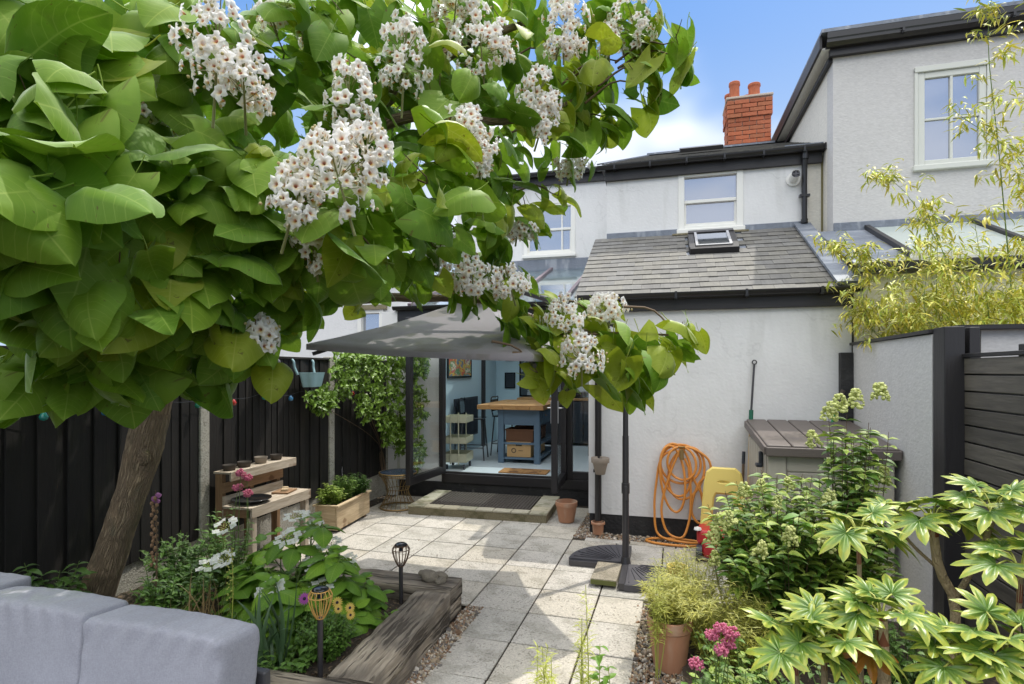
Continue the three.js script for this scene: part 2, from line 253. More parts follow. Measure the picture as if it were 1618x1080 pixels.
function bx(w, h, d, p = [0, 0, 0], r = [0, 0, 0], bev = 0, along) { let g = bev > 0 ? new RoundedBoxGeometry(w, h, d, 1, Math.min(bev, w / 2.01, h / 2.01, d / 2.01)) : new THREE.BoxGeometry(w, h, d); g = boxUV(g, [R() * 7, R() * 7], along); return xf(g, p, r); }
const span = (x0, x1, y0, y1, z0, z1, bev = 0, along) => bx(Math.abs(x1 - x0), Math.abs(y1 - y0), Math.abs(z1 - z0), [(x0 + x1) / 2, (y0 + y1) / 2, (z0 + z1) / 2], [0, 0, 0], bev, along);
function cyl(r0, r1, h, p = [0, 0, 0], seg = 16, r = [0, 0, 0], open = false) { return xf(norm(new THREE.CylinderGeometry(r1, r0, h, seg, 1, open)), p, r); }   // r0 below, r1 above
function lathe(pts, seg = 24, p = [0, 0, 0]) { return xf(norm(new THREE.LatheGeometry(pts.map(([x, y]) => new THREE.Vector2(x, y)), seg)), p); }
function tube(pts, rad, seg = 6, steps, closed = false) {
  const c = new THREE.CatmullRomCurve3(pts.map((q) => (q.isVector3 ? q : V(...q))), closed); const n = steps ?? Math.max(2, (pts.length - 1) * 4);
  if (typeof rad === 'number') return norm(new THREE.TubeGeometry(c, n, rad, seg, closed));
  const g = new THREE.TubeGeometry(c, n, 1, seg, closed), p = g.attributes.position, P = V();
  for (let i = 0; i <= n; i++) { const t = i / n, k = t * (rad.length - 1), j = Math.min(rad.length - 2, Math.floor(k)), r = mix(rad[j], rad[j + 1], k - j); c.getPointAt(t, P); for (let s = 0; s <= seg; s++) { const o = i * (seg + 1) + s; p.setXYZ(o, P.x + (p.getX(o) - P.x) * r, P.y + (p.getY(o) - P.y) * r, P.z + (p.getZ(o) - P.z) * r); } }
  return norm(g);
}
const rod = (a, b, r, seg = 6) => tube([V(...a), V(...a).lerp(V(...b), 0.5), V(...b)], r, seg, 1 + 0);
function bar(a, b, w, h, roll = 0) { const A = V(...a), B = V(...b), d = B.clone().sub(A), g = new THREE.BoxGeometry(w, h, d.length()), m = new THREE.Matrix4().lookAt(B, A, V(0, 1, 0)); let q = boxUV(g, [R() * 5, R() * 5], 2); if (roll) q.rotateZ(roll); q.applyMatrix4(m); const c = A.add(B).multiplyScalar(0.5); q.translate(c.x, c.y, c.z); return q; }
function merge(list) { const c = list.some((g) => g.attributes.color); list = list.map(norm); if (c) list.forEach((g) => { if (!g.attributes.color) paint(g, [1, 1, 1]); }); return list.length === 1 ? list[0] : mergeGeometries(list); }
function paint(g, f) { g = norm(g); const p = g.attributes.position, a = new Float32Array(p.count * 3); for (let i = 0; i < p.count; i++) { const c = Array.isArray(f) ? f : f(p.getX(i), p.getY(i), p.getZ(i), i); a.set(c, i * 3); } g.setAttribute('color', new THREE.BufferAttribute(a, 3)); return g; }
function smooth(g) { let q = g.clone(); q.deleteAttribute('normal'); const keep = q.attributes.uv; q.deleteAttribute('uv'); q = mergeVertices(q, 1e-4); q.computeVertexNormals(); void keep; q = q.toNonIndexed(); q.setAttribute('uv', keep.clone()); return q; }
function rough(g, amp, freq, s = 3) { const p = g.attributes.position; for (let i = 0; i < p.count; i++) { const x = p.getX(i), y = p.getY(i), z = p.getZ(i); p.setXYZ(i, x + amp * (fbm3(x * freq, y * freq, z * freq, 3, s) - 0.5), y + amp * (fbm3(x * freq + 9, y * freq, z * freq, 3, s) - 0.5), z + amp * (fbm3(x * freq, y * freq + 7, z * freq, 3, s) - 0.5)); } return g; }
function plate(shape, depth, bevel = 0) { return norm(new THREE.ExtrudeGeometry(shape, { depth, bevelEnabled: bevel > 0, bevelSize: bevel, bevelThickness: bevel, bevelSegments: 1, curveSegments: 10 })); }
const poly = (pts) => new THREE.Shape(pts.map(([x, y]) => new THREE.Vector2(x, y)));
function wall(x0, x1, y0, y1, z, th, holes = []) {      // wall in the x-y plane whose face is at z, going back by th
  const s = poly([[x0, y0], [x1, y0], [x1, y1], [x0, y1]]); for (const [a, b, c, d] of holes) s.holes.push(new THREE.Path([[a, c], [b, c], [b, d], [a, d]].map((q) => new THREE.Vector2(...q))));
  const g = plate(s, th); g.translate(0, 0, z - th); return boxUV(g);
}

// ------------------------------------------------------------------ naming and adding
const used = {};
function numbered(n) { const k = (used[n] = (used[n] ?? -1) + 1); return k ? n + '_' + String(k).padStart(3, '0') : n; }
function tag(o, label, category, group, kind) { if (label) o.userData.label = label; if (category) o.userData.category = category; if (group) o.userData.group = group; if (kind) o.userData.kind = kind; return o; }
function thing(name, label, category, p = [0, 0, 0], turn = 0, group) { const o = new THREE.Group(); o.name = numbered(name); o.position.set(...p); o.rotation.y = turn; scene.add(o); return tag(o, label, category, group); }
function obj(name, geo, mat, parent = scene, kind) {
  const m = new THREE.Mesh(Array.isArray(geo) ? merge(geo) : geo, mat); m.name = parent === scene ? numbered(name) : name; m.castShadow = m.receiveShadow = true; parent.add(m); if (kind) m.userData.kind = kind; return m;
}
const struct = (name, geo, mat, parent) => obj(name, geo, mat, parent, parent ? undefined : 'structure');
function place(m, p, r = [0, 0, 0]) { m.position.set(...p); m.rotation.set(...r); return m; }
function frameAt(p, T, N, s = 1) { const t = T.clone().normalize(), n = N.clone().addScaledVector(t, -N.dot(t)).normalize(), x = V().crossVectors(t, n), m = new THREE.Matrix4().makeBasis(x, t, n); m.scale(V(s, s, s)); m.setPosition(p); return m; }
function setM(o, m) { m.decompose(o.position, o.quaternion, o.scale); return o; }
function scatter(name, geo, mat, mats, colors, parent) {       // uncountable small pieces
  const im = new THREE.InstancedMesh(geo, mat, mats.length); mats.forEach((m, i) => { im.setMatrixAt(i, m); if (colors) im.setColorAt(i, new THREE.Color().setRGB(...colors[i])); });
  im.name = parent ? name : numbered(name); im.castShadow = im.receiveShadow = true; im.userData.kind = 'stuff'; (parent ?? scene).add(im); return im;
}

// ------------------------------------------------------------------ ground
{
  const g = norm(new THREE.PlaneGeometry(160, 160, 2, 2)); g.rotateX(-Math.PI / 2); g.translate(0, -0.09, -5); boxUV(g);
  struct('ground', g, M.soil);
}
R = rng(11);
// paving: slabs of 457 mm laid a degree off the line of the house
{
  const patio = new THREE.Group(); patio.name = 'patio_paving'; patio.userData.kind = 'structure'; patio.position.set(-0.958, 0, -3.93); patio.rotation.y = -0.018; scene.add(patio);
  const S = 0.457, J = 0.012;
  obj('bedding', [span(-2.95, 2.75, -0.08, -0.012, -3.34, -0.005), span(-0.345, 0.79, -0.08, -0.012, 0, 2.6), span(-0.43, 0.8, -0.081, -0.013, -0.3, 0.2)], M.grout, patio);
  const cache = {};
  function slab(x0, x1, z0, z1) {
    const w = x1 - x0 - J, d = z1 - z0 - J; if (w < 0.03 || d < 0.03) return;
    const key = [Math.round(w * 100), Math.round(d * 100), Math.floor(R() * 5)].join();
    const g = cache[key] ??= bx(w, 0.045, d, [0, -0.0225, 0], [0, 0, 0], 0.006);
    const m = obj('slab', g, pick(M.slabs), patio); place(m, [(x0 + x1) / 2, rr(-0.003, 0.001), (z0 + z1) / 2], [rr(-0.003, 0.003), rr(-0.004, 0.004), rr(-0.003, 0.003)]);
  }
  for (let k = 0; k < 7; k++) {
    const z1 = -S * k, z0 = z1 - S;
    for (let i = -6; i < 7; i++) {
      let x0 = i * S, x1 = x0 + S;
      if (k === 0) { if (x0 > 0.8) continue; x1 = Math.min(x1, 0.8); }
      if (k >= 4) { if (x0 >= 0) { if (k === 4) slab(x0 + 0.12, x1 + 0.12, z1 - 0.12, z1); continue; } }
      if (k === 6 && z0 < -3.2) { slab(x0, x1, -3.2, z1); continue; }
      if (x0 > 2.65) continue;
      slab(x0, x1, z0, z1);
    }
  }
  for (let k = 0; k < 5; k++) for (const [a, b] of [[-0.345, 0], [0, S], [S, 0.79]]) slab(a, b, k * S, (k + 1) * S);
}
// soil beds
function bed(x0, x1, z0, z1, h, amp, name) {
  const g = norm(new THREE.PlaneGeometry(x1 - x0, z1 - z0, 40, 40)); g.rotateX(-Math.PI / 2); g.translate((x0 + x1) / 2, h, (z0 + z1) / 2); const p = g.attributes.position;
  for (let i = 0; i < p.count; i++) p.setY(i, h + amp * (fbm3(p.getX(i) * 5, 1, p.getZ(i) * 5, 4, 8) - 0.5) + amp * 0.4 * (fbm3(p.getX(i) * 22, 4, p.getZ(i) * 22, 2, 8) - 0.5));
  g.computeVertexNormals(); const q = smooth(boxUV(g)); return struct(name, q, M.soil);
}
bed(-3.84, -1.6, -3.7, -2.1, 0.13, 0.09, 'planting_bed');
bed(-3.84, -3.2, -2.2, 0.5, 0.13, 0.09, 'planting_bed');
bed(0.1, 1.86, -4.36, -0.4, 0.03, 0.1, 'planting_bed');
{ // shingle: loose pebbles in strips beside the path and along the wall
  const g = norm(new THREE.IcosahedronGeometry(1, 1)), geo = smooth(rough(g, 0.5, 1.1, 9)), ms = [], cs = [];
  const pal = [[0.42, 0.33, 0.22], [0.3, 0.24, 0.18], [0.55, 0.47, 0.36], [0.36, 0.22, 0.13], [0.22, 0.2, 0.18], [0.62, 0.57, 0.5], [0.28, 0.17, 0.1]];
  const fill = (x0, x1, z0, z1, n) => { for (let i = 0; i < n; i++) { const s = rr(0.006, 0.0135) * (R() < 0.06 ? 1.6 : 1); ms.push(new THREE.Matrix4().compose(V(rr(x0, x1), -0.03 + rr(0, 0.022), rr(z0, z1)), new THREE.Quaternion().setFromEuler(new THREE.Euler(rr(0, 6), rr(0, 6), rr(0, 6))), V(s * rr(0.8, 1.4), s * rr(0.5, 0.8), s))); const k = rr(0.5, 1.05); cs.push(pick(pal).map((v) => v * k)); } };
  fill(-1.43, -1.29, -3.95, -1.9, 3600); fill(-0.2, 0.16, -4.34, -1.8, 5600); fill(-0.8, 1.7, -6.1, -5.86, 4200); fill(-0.93, -0.79, -7.1, -5.86, 1500); fill(-3.84, -3.0, -7.1, -6.95, 500);
  tag(scatter('shingle_gravel', geo, std('shingle', [1, 1, 1], 0.8), ms, cs), 'brown and buff loose shingle in strips beside the paving', 'gravel');
}

// ------------------------------------------------------------------ the white house
R = rng(21);
const house = thing('white_house', 'white rendered terraced house with slate lean-to, glass roofed kitchen and brick chimney', 'house');
M.pane = std('window pane mirroring the sky', [0.5, 0.52, 0.58], 0.03, { metalness: 0.85, bumpMap: T.whiteBump, bumpScale: 0.00006 });
const part = (n, g, m) => obj(n, g, m, house);
// walls: lean-to
part('wall', [wall(-0.8, 1.76, 0.2, 2.42, -6.1, 0.25), span(-0.8, -0.6, 0.2, 2.42, -7.3, -6.352)], M.white);
part('plinth', [span(-0.792, 1.64, -0.09, 0.198, -6.34, -6.112, 0.012), span(-0.792, -0.6, -0.09, 0.198, -7.3, -6.342)], M.plinth);
part('corner_post', span(1.64, 1.752, -0.05, 1.93, -6.097, -6.02, 0.008, 1), M.plinth);
// upper wall of the rear wing, and the set-back wall of the main house
const WZ = -7.9;
part('wall', [wall(-0.78, 1.775, 3.3, 4.62, WZ, 0.25, [[0.21, 0.971, 3.66, 4.42]]), span(-0.78, -0.55, 2.4, 4.62, -10.2, WZ - 0.252)], M.white);
part('wall', [wall(1.778, 1.949, 3.3, 4.6, WZ - 0.012, 0.2)], M.cream);
part('wall', wall(-3.9, -0.782, 3.4, 5.36, -10.2, 0.25, [[-2.53, -1.615, 3.92, 4.86]]), M.white);
part('wall', [span(-3.9, -3.66, -0.05, 2.6, -13, -7.2), span(-3.66, 2, -0.05, 6, -13.2, -13), span(1.5, 1.74, -0.05, 2.5, -13, -6.352), span(1.5, 1.74, 2.501, 3.3, -13, -8.152), span(-3.9, -3.7, 2.6, 5.36, -13, -10.46)], M.white);
// string of green-brown weathering down the joint with the neighbour
part('stain_strip', span(1.93, 1.947, 3.5, 4.5, WZ - 0.011, WZ + 0.004), std('mossy joint', [0.2, 0.17, 0.07], 1));
// lean-to roof
const EZ = -6.02, EY = 2.545, SL = 0.56, ang = Math.atan(SL), onRoof = (z) => EY + (EZ - z) * SL;
{
  const roof = part('roof', [bar([0.41, EY - 0.035, EZ], [0.41, onRoof(-7.88) - 0.035, -7.88], 2.44, 0.03)], M.black);
  const len = (1.86) / Math.cos(ang), rows = 14, gauge = len / rows, variants = [0, 1, 2].map(() => bx(0.198, 0.02, gauge * 1.3, [0, 0, 0], [0, 0, 0], 0));
  for (let r = 0; r < rows; r++) {
    const s = (r + 0.5) * gauge, z = EZ - s * Math.cos(ang), y = EY + s * Math.sin(ang);
    for (let i = 0; i < 13; i++) {
      const x = -0.84 + i * 0.2 + (r % 2) * 0.1; if (x > 1.7) continue;
      if (x > 0.3 && x < 0.87 && z < -7.06) continue;       // roof window
      const m = obj('slate', pick(variants), pick(M.slates), roof);
      place(m, [x, y + 0.008 + rr(0, 0.004), z + rr(-0.005, 0.005)], [ang - 0.055, rr(-0.008, 0.008), rr(-0.01, 0.01)]);
    }
  }
  for (let r = 1; r < rows; r += 2) { const s = (r + 0.5) * gauge; const m = obj('slate', variants[0], pick(M.slates), roof); place(m, [-0.889, EY + s * Math.sin(ang) + 0.008, EZ - s * Math.cos(ang)], [ang - 0.055, 0, 0]); m.scale.x = 0.5; }
  part('lead_flashing', [span(-0.78, 0.17, 3.5, 3.675, -7.9, -7.872, 0.006), span(1.0, 1.77, 3.5, 3.675, -7.9, -7.872, 0.006), bar([1.7, EY + 0.055, EZ + 0.02], [1.7, onRoof(-7.87) + 0.055, -7.87], 0.19, 0.03), bar([0.41, 3.54, -7.79], [0.41, 3.585, -7.87], 2.4, 0.012)], M.lead);
  // roof window
  const c = [0.58, onRoof(-7.42) + 0.045, -7.42], sk = new THREE.Group(); sk.name = 'roof_window'; sk.position.set(...c); sk.rotation.x = ang; house.add(sk);
  obj('kerb', [bx(0.56, 0.09, 0.08, [0, 0, 0.335], [0, 0, 0], 0.008), bx(0.56, 0.09, 0.1, [0, 0.01, -0.335], [0, 0, 0], 0.008), bx(0.075, 0.085, 0.6, [-0.25, 0, 0], [0, 0, 0], 0.008), bx(0.075, 0.085, 0.6, [0.25, 0, 0], [0, 0, 0], 0.008)], M.alu, sk);
  obj('frame', [bx(0.42, 0.03, 0.03, [0, 0.045, 0.28]), bx(0.03, 0.03, 0.53, [-0.195, 0.046, 0]), bx(0.03, 0.03, 0.53, [0.195, 0.046, 0])], M.silver, sk);
  obj('pane', bx(0.36, 0.02, 0.54, [0, 0.03, 0]), std('roof window pane', [0.2, 0.22, 0.25], 0.05, { metalness: 0.85 }), sk);
  obj('flashing', [bx(0.78, 0.006, 0.16, [0, -0.034, 0.44]), bx(0.09, 0.006, 0.8, [-0.33, -0.036, 0]), bx(0.09, 0.006, 0.8, [0.33, -0.036, 0])], M.lead, sk);
}
function gutterGeo(x0, x1, y, z, r = 0.055) {            // half-round gutter, open at the top, with end caps
  const s = new THREE.Shape(); s.absarc(0, 0, r, Math.PI, 2 * Math.PI, false); s.lineTo(r - 0.006, 0.004); s.absarc(0, 0, r - 0.006, 2 * Math.PI, Math.PI, true); s.closePath();
  const g = plate(s, x1 - x0); g.rotateY(Math.PI / 2); g.translate(x0, y, z); const cap = (x) => { const c = norm(new THREE.CylinderGeometry(r + 0.003, r + 0.003, 0.012, 16, 1, false, Math.PI / 2, Math.PI)); c.rotateZ(Math.PI / 2); c.rotateX(Math.PI / 2 * 0); c.translate(x, y, z); return c; };
  void cap; return g;
}
function brackets(x0, x1, y, z, n, r = 0.055) { const l = []; for (let i = 0; i < n; i++) { const x = mix(x0, x1, (i + 0.5) / n); l.push(span(x - 0.015, x + 0.015, y - r - 0.012, y - r + 0.006, z - r, z + r), span(x - 0.012, x + 0.012, y - r, y + 0.006, z + r - 0.004, z + r + 0.008)); } return l; }
part('gutter', [gutterGeo(-0.9, 1.8, 2.56, -5.99), ...brackets(-0.9, 1.8, 2.56, -5.99, 4), span(-0.902, -0.89, 2.505, 2.565, -6.04, -5.94), span(1.79, 1.802, 2.5, 2.57, -6.04, -5.93)], M.gutter);
part('fascia_board', span(-0.84, 1.755, 2.385, 2.54, -6.098, -6.05, 0.004, 0), M.black);
part('gutter', [gutterGeo(-0.9, 1.94, 4.585, -7.79), ...brackets(-0.9, 1.94, 4.585, -7.79, 6), span(1.93, 1.945, 4.52, 4.6, -7.85, -7.72)], M.gutter);
part('fascia_board', [span(-0.8, 1.93, 4.4, 4.56, -7.898, -7.85, 0.004, 0)], M.black);
// downpipes
part('downpipe', [tube([[1.72, 4.55, -7.79], [1.72, 4.44, -7.81], [1.72, 4.3, -7.83], [1.72, 3.66, -7.83]], 0.034, 10, 16), cyl(0.042, 0.042, 0.06, [1.72, 4.47, -7.8]), span(1.66, 1.78, 3.97, 4.0, -7.87, -7.8), cyl(0.04, 0.042, 0.05, [1.72, 3.66, -7.83])], M.gutter);
part('downpipe', [tube([[-0.7, 2.5, -5.99], [-0.7, 2.38, -6.01], [-0.695, 2.2, -6.04], [-0.69, 1.5, -6.045], [-0.69, 0.14, -6.045]], 0.036, 12, 24), span(-0.74, -0.64, 1.96, 1.99, -6.09, -6.02), span(-0.74, -0.64, 0.66, 0.69, -6.09, -6.02)], M.gutter);
part('gully_pot', lathe([[0.055, 0], [0.062, 0.1], [0.075, 0.105], [0.075, 0.13], [0.06, 0.132], [0.052, 0.05]], 20, [-0.69, 0.0, -6.035]), M.terracotta);
// flue
part('flue', [cyl(0.085, 0.085, 0.03, [1.6, 4.22, -7.885], 24, [Math.PI / 2, 0, 0]), cyl(0.055, 0.05, 0.16, [1.6, 4.23, -7.8], 20, [Math.PI / 2 - 0.12, 0, 0], true)], M.whitePlastic);
part('flue_grille', [cyl(0.047, 0.047, 0.01, [1.6, 4.237, -7.75], 16, [Math.PI / 2 - 0.12, 0, 0]), bx(0.012, 0.1, 0.01, [1.6, 4.24, -7.73]), bx(0.1, 0.012, 0.01, [1.6, 4.24, -7.732])], M.greyPlastic);
// windows
function sash(x0, x1, y0, y1, z, mat, { nx = 1, mid = 0.5, sill = 0.06, bars = [] } = {}) {
  const w = new THREE.Group(); w.name = 'window'; house.add(w);
  const f = 0.05, ym = mix(y0, y1, mid);
  obj('frame', [span(x0 - 0.03, x0 + f, y0, y1, z - 0.08, z + 0.015, 0.006), span(x1 - f, x1 + 0.03, y0, y1, z - 0.08, z + 0.015, 0.006), span(x0 + f, x1 - f, y1 - f, y1, z - 0.08, z + 0.013, 0.006), span(x0 + f, x1 - f, y0, y0 + f, z - 0.08, z + 0.013, 0.006), span(x0 - 0.03, x1 + 0.03, y1, y1 + 0.03, z - 0.05, z + 0.02, 0.004)], mat, w);
  obj('sash', [span(x0 + f, x1 - f, ym - 0.02, ym + 0.022, z - 0.06, z - 0.012, 0.004), span(x0 + f, x0 + f + 0.025, y0 + f, ym - 0.02, z - 0.075, z - 0.035), span(x1 - f - 0.025, x1 - f, y0 + f, ym - 0.02, z - 0.075, z - 0.035), span(x0 + f, x1 - f, y0 + f, y0 + f + 0.04, z - 0.076, z - 0.034)], mat, w);
  for (const b of bars) { const x = mix(x0, x1, b); obj('glazing_bar', span(x - 0.012, x + 0.012, y0 + f, y1 - f, z - 0.066, z - 0.02), mat, w); }
  obj('pane', span(x0 + f, x1 - f, ym + 0.022, y1 - f, z - 0.05, z - 0.042), M.pane, w);
  obj('pane', span(x0 + f, x1 - f, y0 + f, ym - 0.02, z - 0.066, z - 0.058), M.pane, w);
  obj('sill', span(x0 - 0.05, x1 + 0.05, y0 - sill, y0, z - 0.08, z + 0.07, 0.01), mat, w);
  return w;
}
sash(0.21, 0.971, 3.66, 4.42, WZ, M.upvc, { mid: 0.5 });
sash(-2.53, -1.615, 3.92, 4.86, -10.2, M.upvc, { mid: 0.5, bars: [0.24, 0.76] });
part('stone_ledge', span(0.1, 1.06, 3.572, 3.598, -7.87, -7.8, 0.005), M.stepBody);
// rear wing roof: front pitch with a hip on the left, courses of slate
{
  const roof = part('roof', (() => { const a = V(-0.86, 4.6, -7.8), b = V(1.96, 4.6, -7.8), c = V(1.96, 5.56, -10.2), d = V(-0.3, 5.56, -10.2), e = V(-0.86, 4.6, -12); const g = new THREE.BufferGeometry().setFromPoints([a, b, c, a, c, d, a, d, e]); g.computeVertexNormals(); return boxUV(norm(g)); })(), M.slates[1]);
  for (let r = 0; r < 15; r++) { const t = (r + 0.5) / 15, x0 = mix(-0.86, -0.3, t), y = mix(4.6, 5.56, t), z = mix(-7.8, -10.2, t), sl = Math.atan(0.4); let x = x0; while (x < 1.92) { const w = Math.min(rr(0.24, 0.3), 1.95 - x); const m = obj('slate', bx(w - 0.005, 0.01, 0.21, [0, 0, 0]), pick(M.slates), roof); place(m, [x + w / 2, y + 0.012 + rr(0, 0.004), z], [sl - 0.04, 0, 0]); x += w; } }
  part('ridge_flashing', [bar([-0.3, 5.59, -10.2], [1.96, 5.59, -10.2], 0.12, 0.03), bar([-0.3, 5.585, -10.2], [-0.86, 4.63, -7.8], 0.1, 0.02)], M.lead);
  part('roof_window', [xf(bx(0.6, 0.06, 0.45, [0, 0, 0], [0, 0, 0], 0.01), [0.52, 5.07, -8.75], [0.39, 0, 0])], M.alu);
  part('lead_flashing', [span(1.5, 1.946, 4.6, 4.66, -8.1, -7.86)], M.lead);
  // main house roof over the set-back wall
  part('roof', [bar([-2.4, 5.42, -10.1], [-2.4, 6.35, -13.1], 3.2, 0.05)], M.slates[1]);
  part('gutter', gutterGeo(-3.9, -1.0, 5.4, -10.08), M.gutter);
  part('fascia_board', span(-3.9, -0.9, 5.2, 5.38, -10.198, -10.15), M.black);
}
// chimney: brick by brick on the faces that are seen
{
  const ch = new THREE.Group(); ch.name = 'chimney'; ch.position.set(1.4, 5.3, -10.55); house.add(ch);
  const W = 0.69, D = 0.6, H = 1.12;
  obj('chimney_core', span(-W / 2 + 0.01, W / 2 - 0.01, -0.3, H, -D / 2 + 0.01, D / 2 - 0.01), M.mortar, ch);
  const full = bx(0.22, 0.066, 0.1, [0, 0, 0], [0, 0, 0], 0.005), half = bx(0.105, 0.066, 0.1, [0, 0, 0], [0, 0, 0], 0.005);
  for (let r = 0; r < 18; r++) {
    const y = -0.22 + r * 0.075, out = r >= 14 ? 0.022 : 0, sx = (W + 2 * out) / W;
    const row = r % 2 ? [[-0.2875, 0], [-0.115, 1], [0.115, 1], [0.2875, 0]] : [[-0.23, 1], [0, 1], [0.23, 1]];
    for (const [x, f] of row) { const m = place(obj('brick', f ? full : half, pick(M.bricks), ch), [x * sx, y, D / 2 - 0.042 + out + rr(0, 0.003)], [0, 0, rr(-0.004, 0.004)]); m.scale.x = sx; }
    for (let i = 0; i < 2; i++) place(obj('brick', full, pick(M.bricks), ch), [-W / 2 + 0.042 - out, y, D / 2 - 0.225 - i * 0.23 + (r % 2 ? 0.06 : 0)], [0, Math.PI / 2, 0]);
  }
  obj('chimney_cap', bx(W + 0.06, 0.04, D + 0.06, [0, H + 0.02, 0], [0, 0, 0], 0.01), M.mortar, ch);
  const potGeo = (h, r) => lathe([[r * 1.05, 0], [r, 0.04], [r * 0.94, h * 0.3], [r * 0.92, h * 0.8], [r * 1.04, h * 0.83], [r * 1.06, h * 0.9], [r * 0.98, h * 0.93], [r * 1.03, h * 0.97], [r, h], [r * 0.82, h], [r * 0.8, 0.1]], 20);
  for (const [x, z, h, r] of [[-0.22, 0.12, 0.34, 0.09], [-0.27, -0.15, 0.26, 0.085], [0.1, 0.12, 0.27, 0.1], [0.03, -0.15, 0.2, 0.09]]) place(obj('chimney_pot', potGeo(h, r), M.bricks[0], ch), [x, H + 0.03, z]);
}
// glass roof of the kitchen, its bars and lead
{
  const y0 = 2.66, z0 = -7.28, y1 = 3.62, z1 = -10.2, a = Math.atan2(y1 - y0, z0 - z1);
  part('lead_flashing', span(-3.7, -0.782, 3.62, 3.83, -10.2, -10.17, 0.006), M.lead);
  for (let i = 0; i < 4; i++) { const x = -3.5 + i * 0.745; part('roof_pane', bar([x + 0.36, y0 + 0.02, z0], [x + 0.36, y1 + 0.02, z1 + 0.03], 0.7, 0.012), M.roofGlass); }
  for (let i = 0; i < 5; i++) { const x = -3.5 + i * 0.745 - 0.01; part('glazing_bar', bar([x, y0 + 0.02, z0], [x, y1 + 0.02, z1 + 0.03], 0.05, 0.07), M.rafter); }
  void a;
  part('eaves_beam', [span(-3.7, -0.805, 2.44, 2.64, -7.42, -7.22, 0.008), gutterGeo(-3.7, -0.81, 2.66, -7.17)], M.alu);
}
// kitchen shell
part('floor', span(-3.66, 1.5, 0.2, 0.33, -13, -7.36), M.floorTile);
part('inner_wall', [span(-3.658, -3.35, 0.33, 2.62, -10.05, -7.45), span(-3.658, -3.36, 0.332, 3.4, -12.9, -10.055)], M.wallBlue);
part('inner_wall', [span(-3.36, 1.5, 0.331, 3.4, -11.25, -11.05)], M.wallBlue);
part('inner_ceiling', span(-3.66, 1.5, 2.75, 2.85, -13, -10.22), M.ceiling);
part('inner_wall', span(-0.8, -0.6, 2.2, 2.75, -10.2, -7.5), M.ceiling);
part('inner_wall', [span(-0.62, -0.58, 0.332, 2.4, -13, -10.0), span(-0.6, 1.5, 2.2, 2.3, -10.2, -6.36)], M.wallBlue);
part('steel_post', span(-3.345, -3.29, 0.332, 2.6, -10.12, -10.03), M.black);
part('threshold', [span(-3.0, -0.81, 0.2, 0.325, -7.358, -7.24, 0.006), span(-3.0, -0.81, 0.325, 0.345, -7.33, -7.27)], M.alu);
part('plinth', [span(-3.7, -0.801, -0.06, 0.198, -7.45, -7.262)], M.plinth);
part('wall', [span(-3.7, -3.02, 0.2, 2.44, -7.44, -7.3)], M.white);
// folding doors: one leaf folded out on the left, one on the right, a fixed light beside it
function doorLeaf(p, turn, w, handle) {
  const d = new THREE.Group(); d.name = 'door_leaf'; d.position.set(...p); d.rotation.y = turn; house.add(d);
  const y0 = 0.33, y1 = 2.42, f = 0.075;
  obj('frame', [span(0, f, y0, y1, -0.035, 0.035, 0.006), span(w - f, w, y0, y1, -0.035, 0.035, 0.006), span(f, w - f, y0, y0 + 0.1, -0.034, 0.034, 0.006), span(f, w - f, y1 - 0.08, y1, -0.034, 0.034, 0.006)], M.alu, d);
  obj('glass_pane', span(f, w - f, y0 + 0.1, y1 - 0.08, -0.006, 0.006), M.glass, d);
  if (handle) for (const s of [-1, 1]) obj('handle', [bx(0.035, 0.26, 0.012, [w - 0.04, 1.27, s * 0.041], [0, 0, 0], 0.004), rod([w - 0.04, 1.32, s * 0.045], [w - 0.04, 1.32, s * 0.085], 0.009), rod([w - 0.04, 1.32, s * 0.082], [w - 0.16, 1.315, s * 0.082], 0.009)], M.silver, d);
  return d;
}
doorLeaf([-2.97, 0, -7.24], -1.68, 0.92, false);          // folded outwards, its glass edge towards the garden
doorLeaf([-1.27, 0, -7.24], -1.53, 0.88, true);
doorLeaf([-1.24, 0, -7.29], 0, 0.43, false);
part('door_frame', [span(-3.02, -2.975, 0.33, 2.44, -7.34, -7.26), span(-1.3, -1.245, 0.345, 2.44, -7.34, -7.262), span(-0.806, -0.801, 0.345, 2.44, -7.34, -7.26)], M.alu);
// step with tile border and rubber mat
R = rng(31);
{
  const st = thing('door_step', 'low concrete step edged with pale tiles in front of the kitchen doors', 'step', [-2.18, 0, -6.75], 0.02);
  obj('step_body', bx(1.72, 0.1, 0.96, [0, 0.036, 0], [0, 0, 0], 0.008), M.stepBody, st);
  const t = (x0, x1, z0, z1) => place(obj('tile', bx(x1 - x0 - 0.008, 0.02, z1 - z0 - 0.008, [0, 0, 0], [0, 0, 0], 0.004), pick(M.steps), st), [(x0 + x1) / 2, 0.095 + rr(0, 0.003), (z0 + z1) / 2], [rr(-0.01, 0.01), rr(-0.01, 0.01), rr(-0.01, 0.01)]);
  for (let i = 0; i < 8; i++) t(-0.87 + i * 0.2175, -0.87 + (i + 1) * 0.2175, 0.34, 0.49);
  for (let i = 0; i < 4; i++) { t(-0.87, -0.64, 0.34 - (i + 1) * 0.2, 0.34 - i * 0.2); t(0.64, 0.87, 0.34 - (i + 1) * 0.2, 0.34 - i * 0.2); }
  const mt = thing('rubber_mat', 'black honeycomb rubber mat let into the top of the tiled step', 'door mat', [-2.18, 0.1, -6.75], 0.02);
  const l = []; for (let i = 0; i <= 30; i++) l.push(bx(0.014, 0.02, 0.72, [-0.62 + i * 0.0413, 0.001, -0.02], [0, 0, 0])); for (let j = 0; j <= 17; j++) l.push(bx(1.25, 0.018, 0.014, [0, 0.0015, -0.37 + j * 0.0415]));
  obj('lattice', l, M.rubber, mt); obj('backing', bx(1.25, 0.005, 0.74, [0, -0.008, -0.01]), M.soil, mt);
}

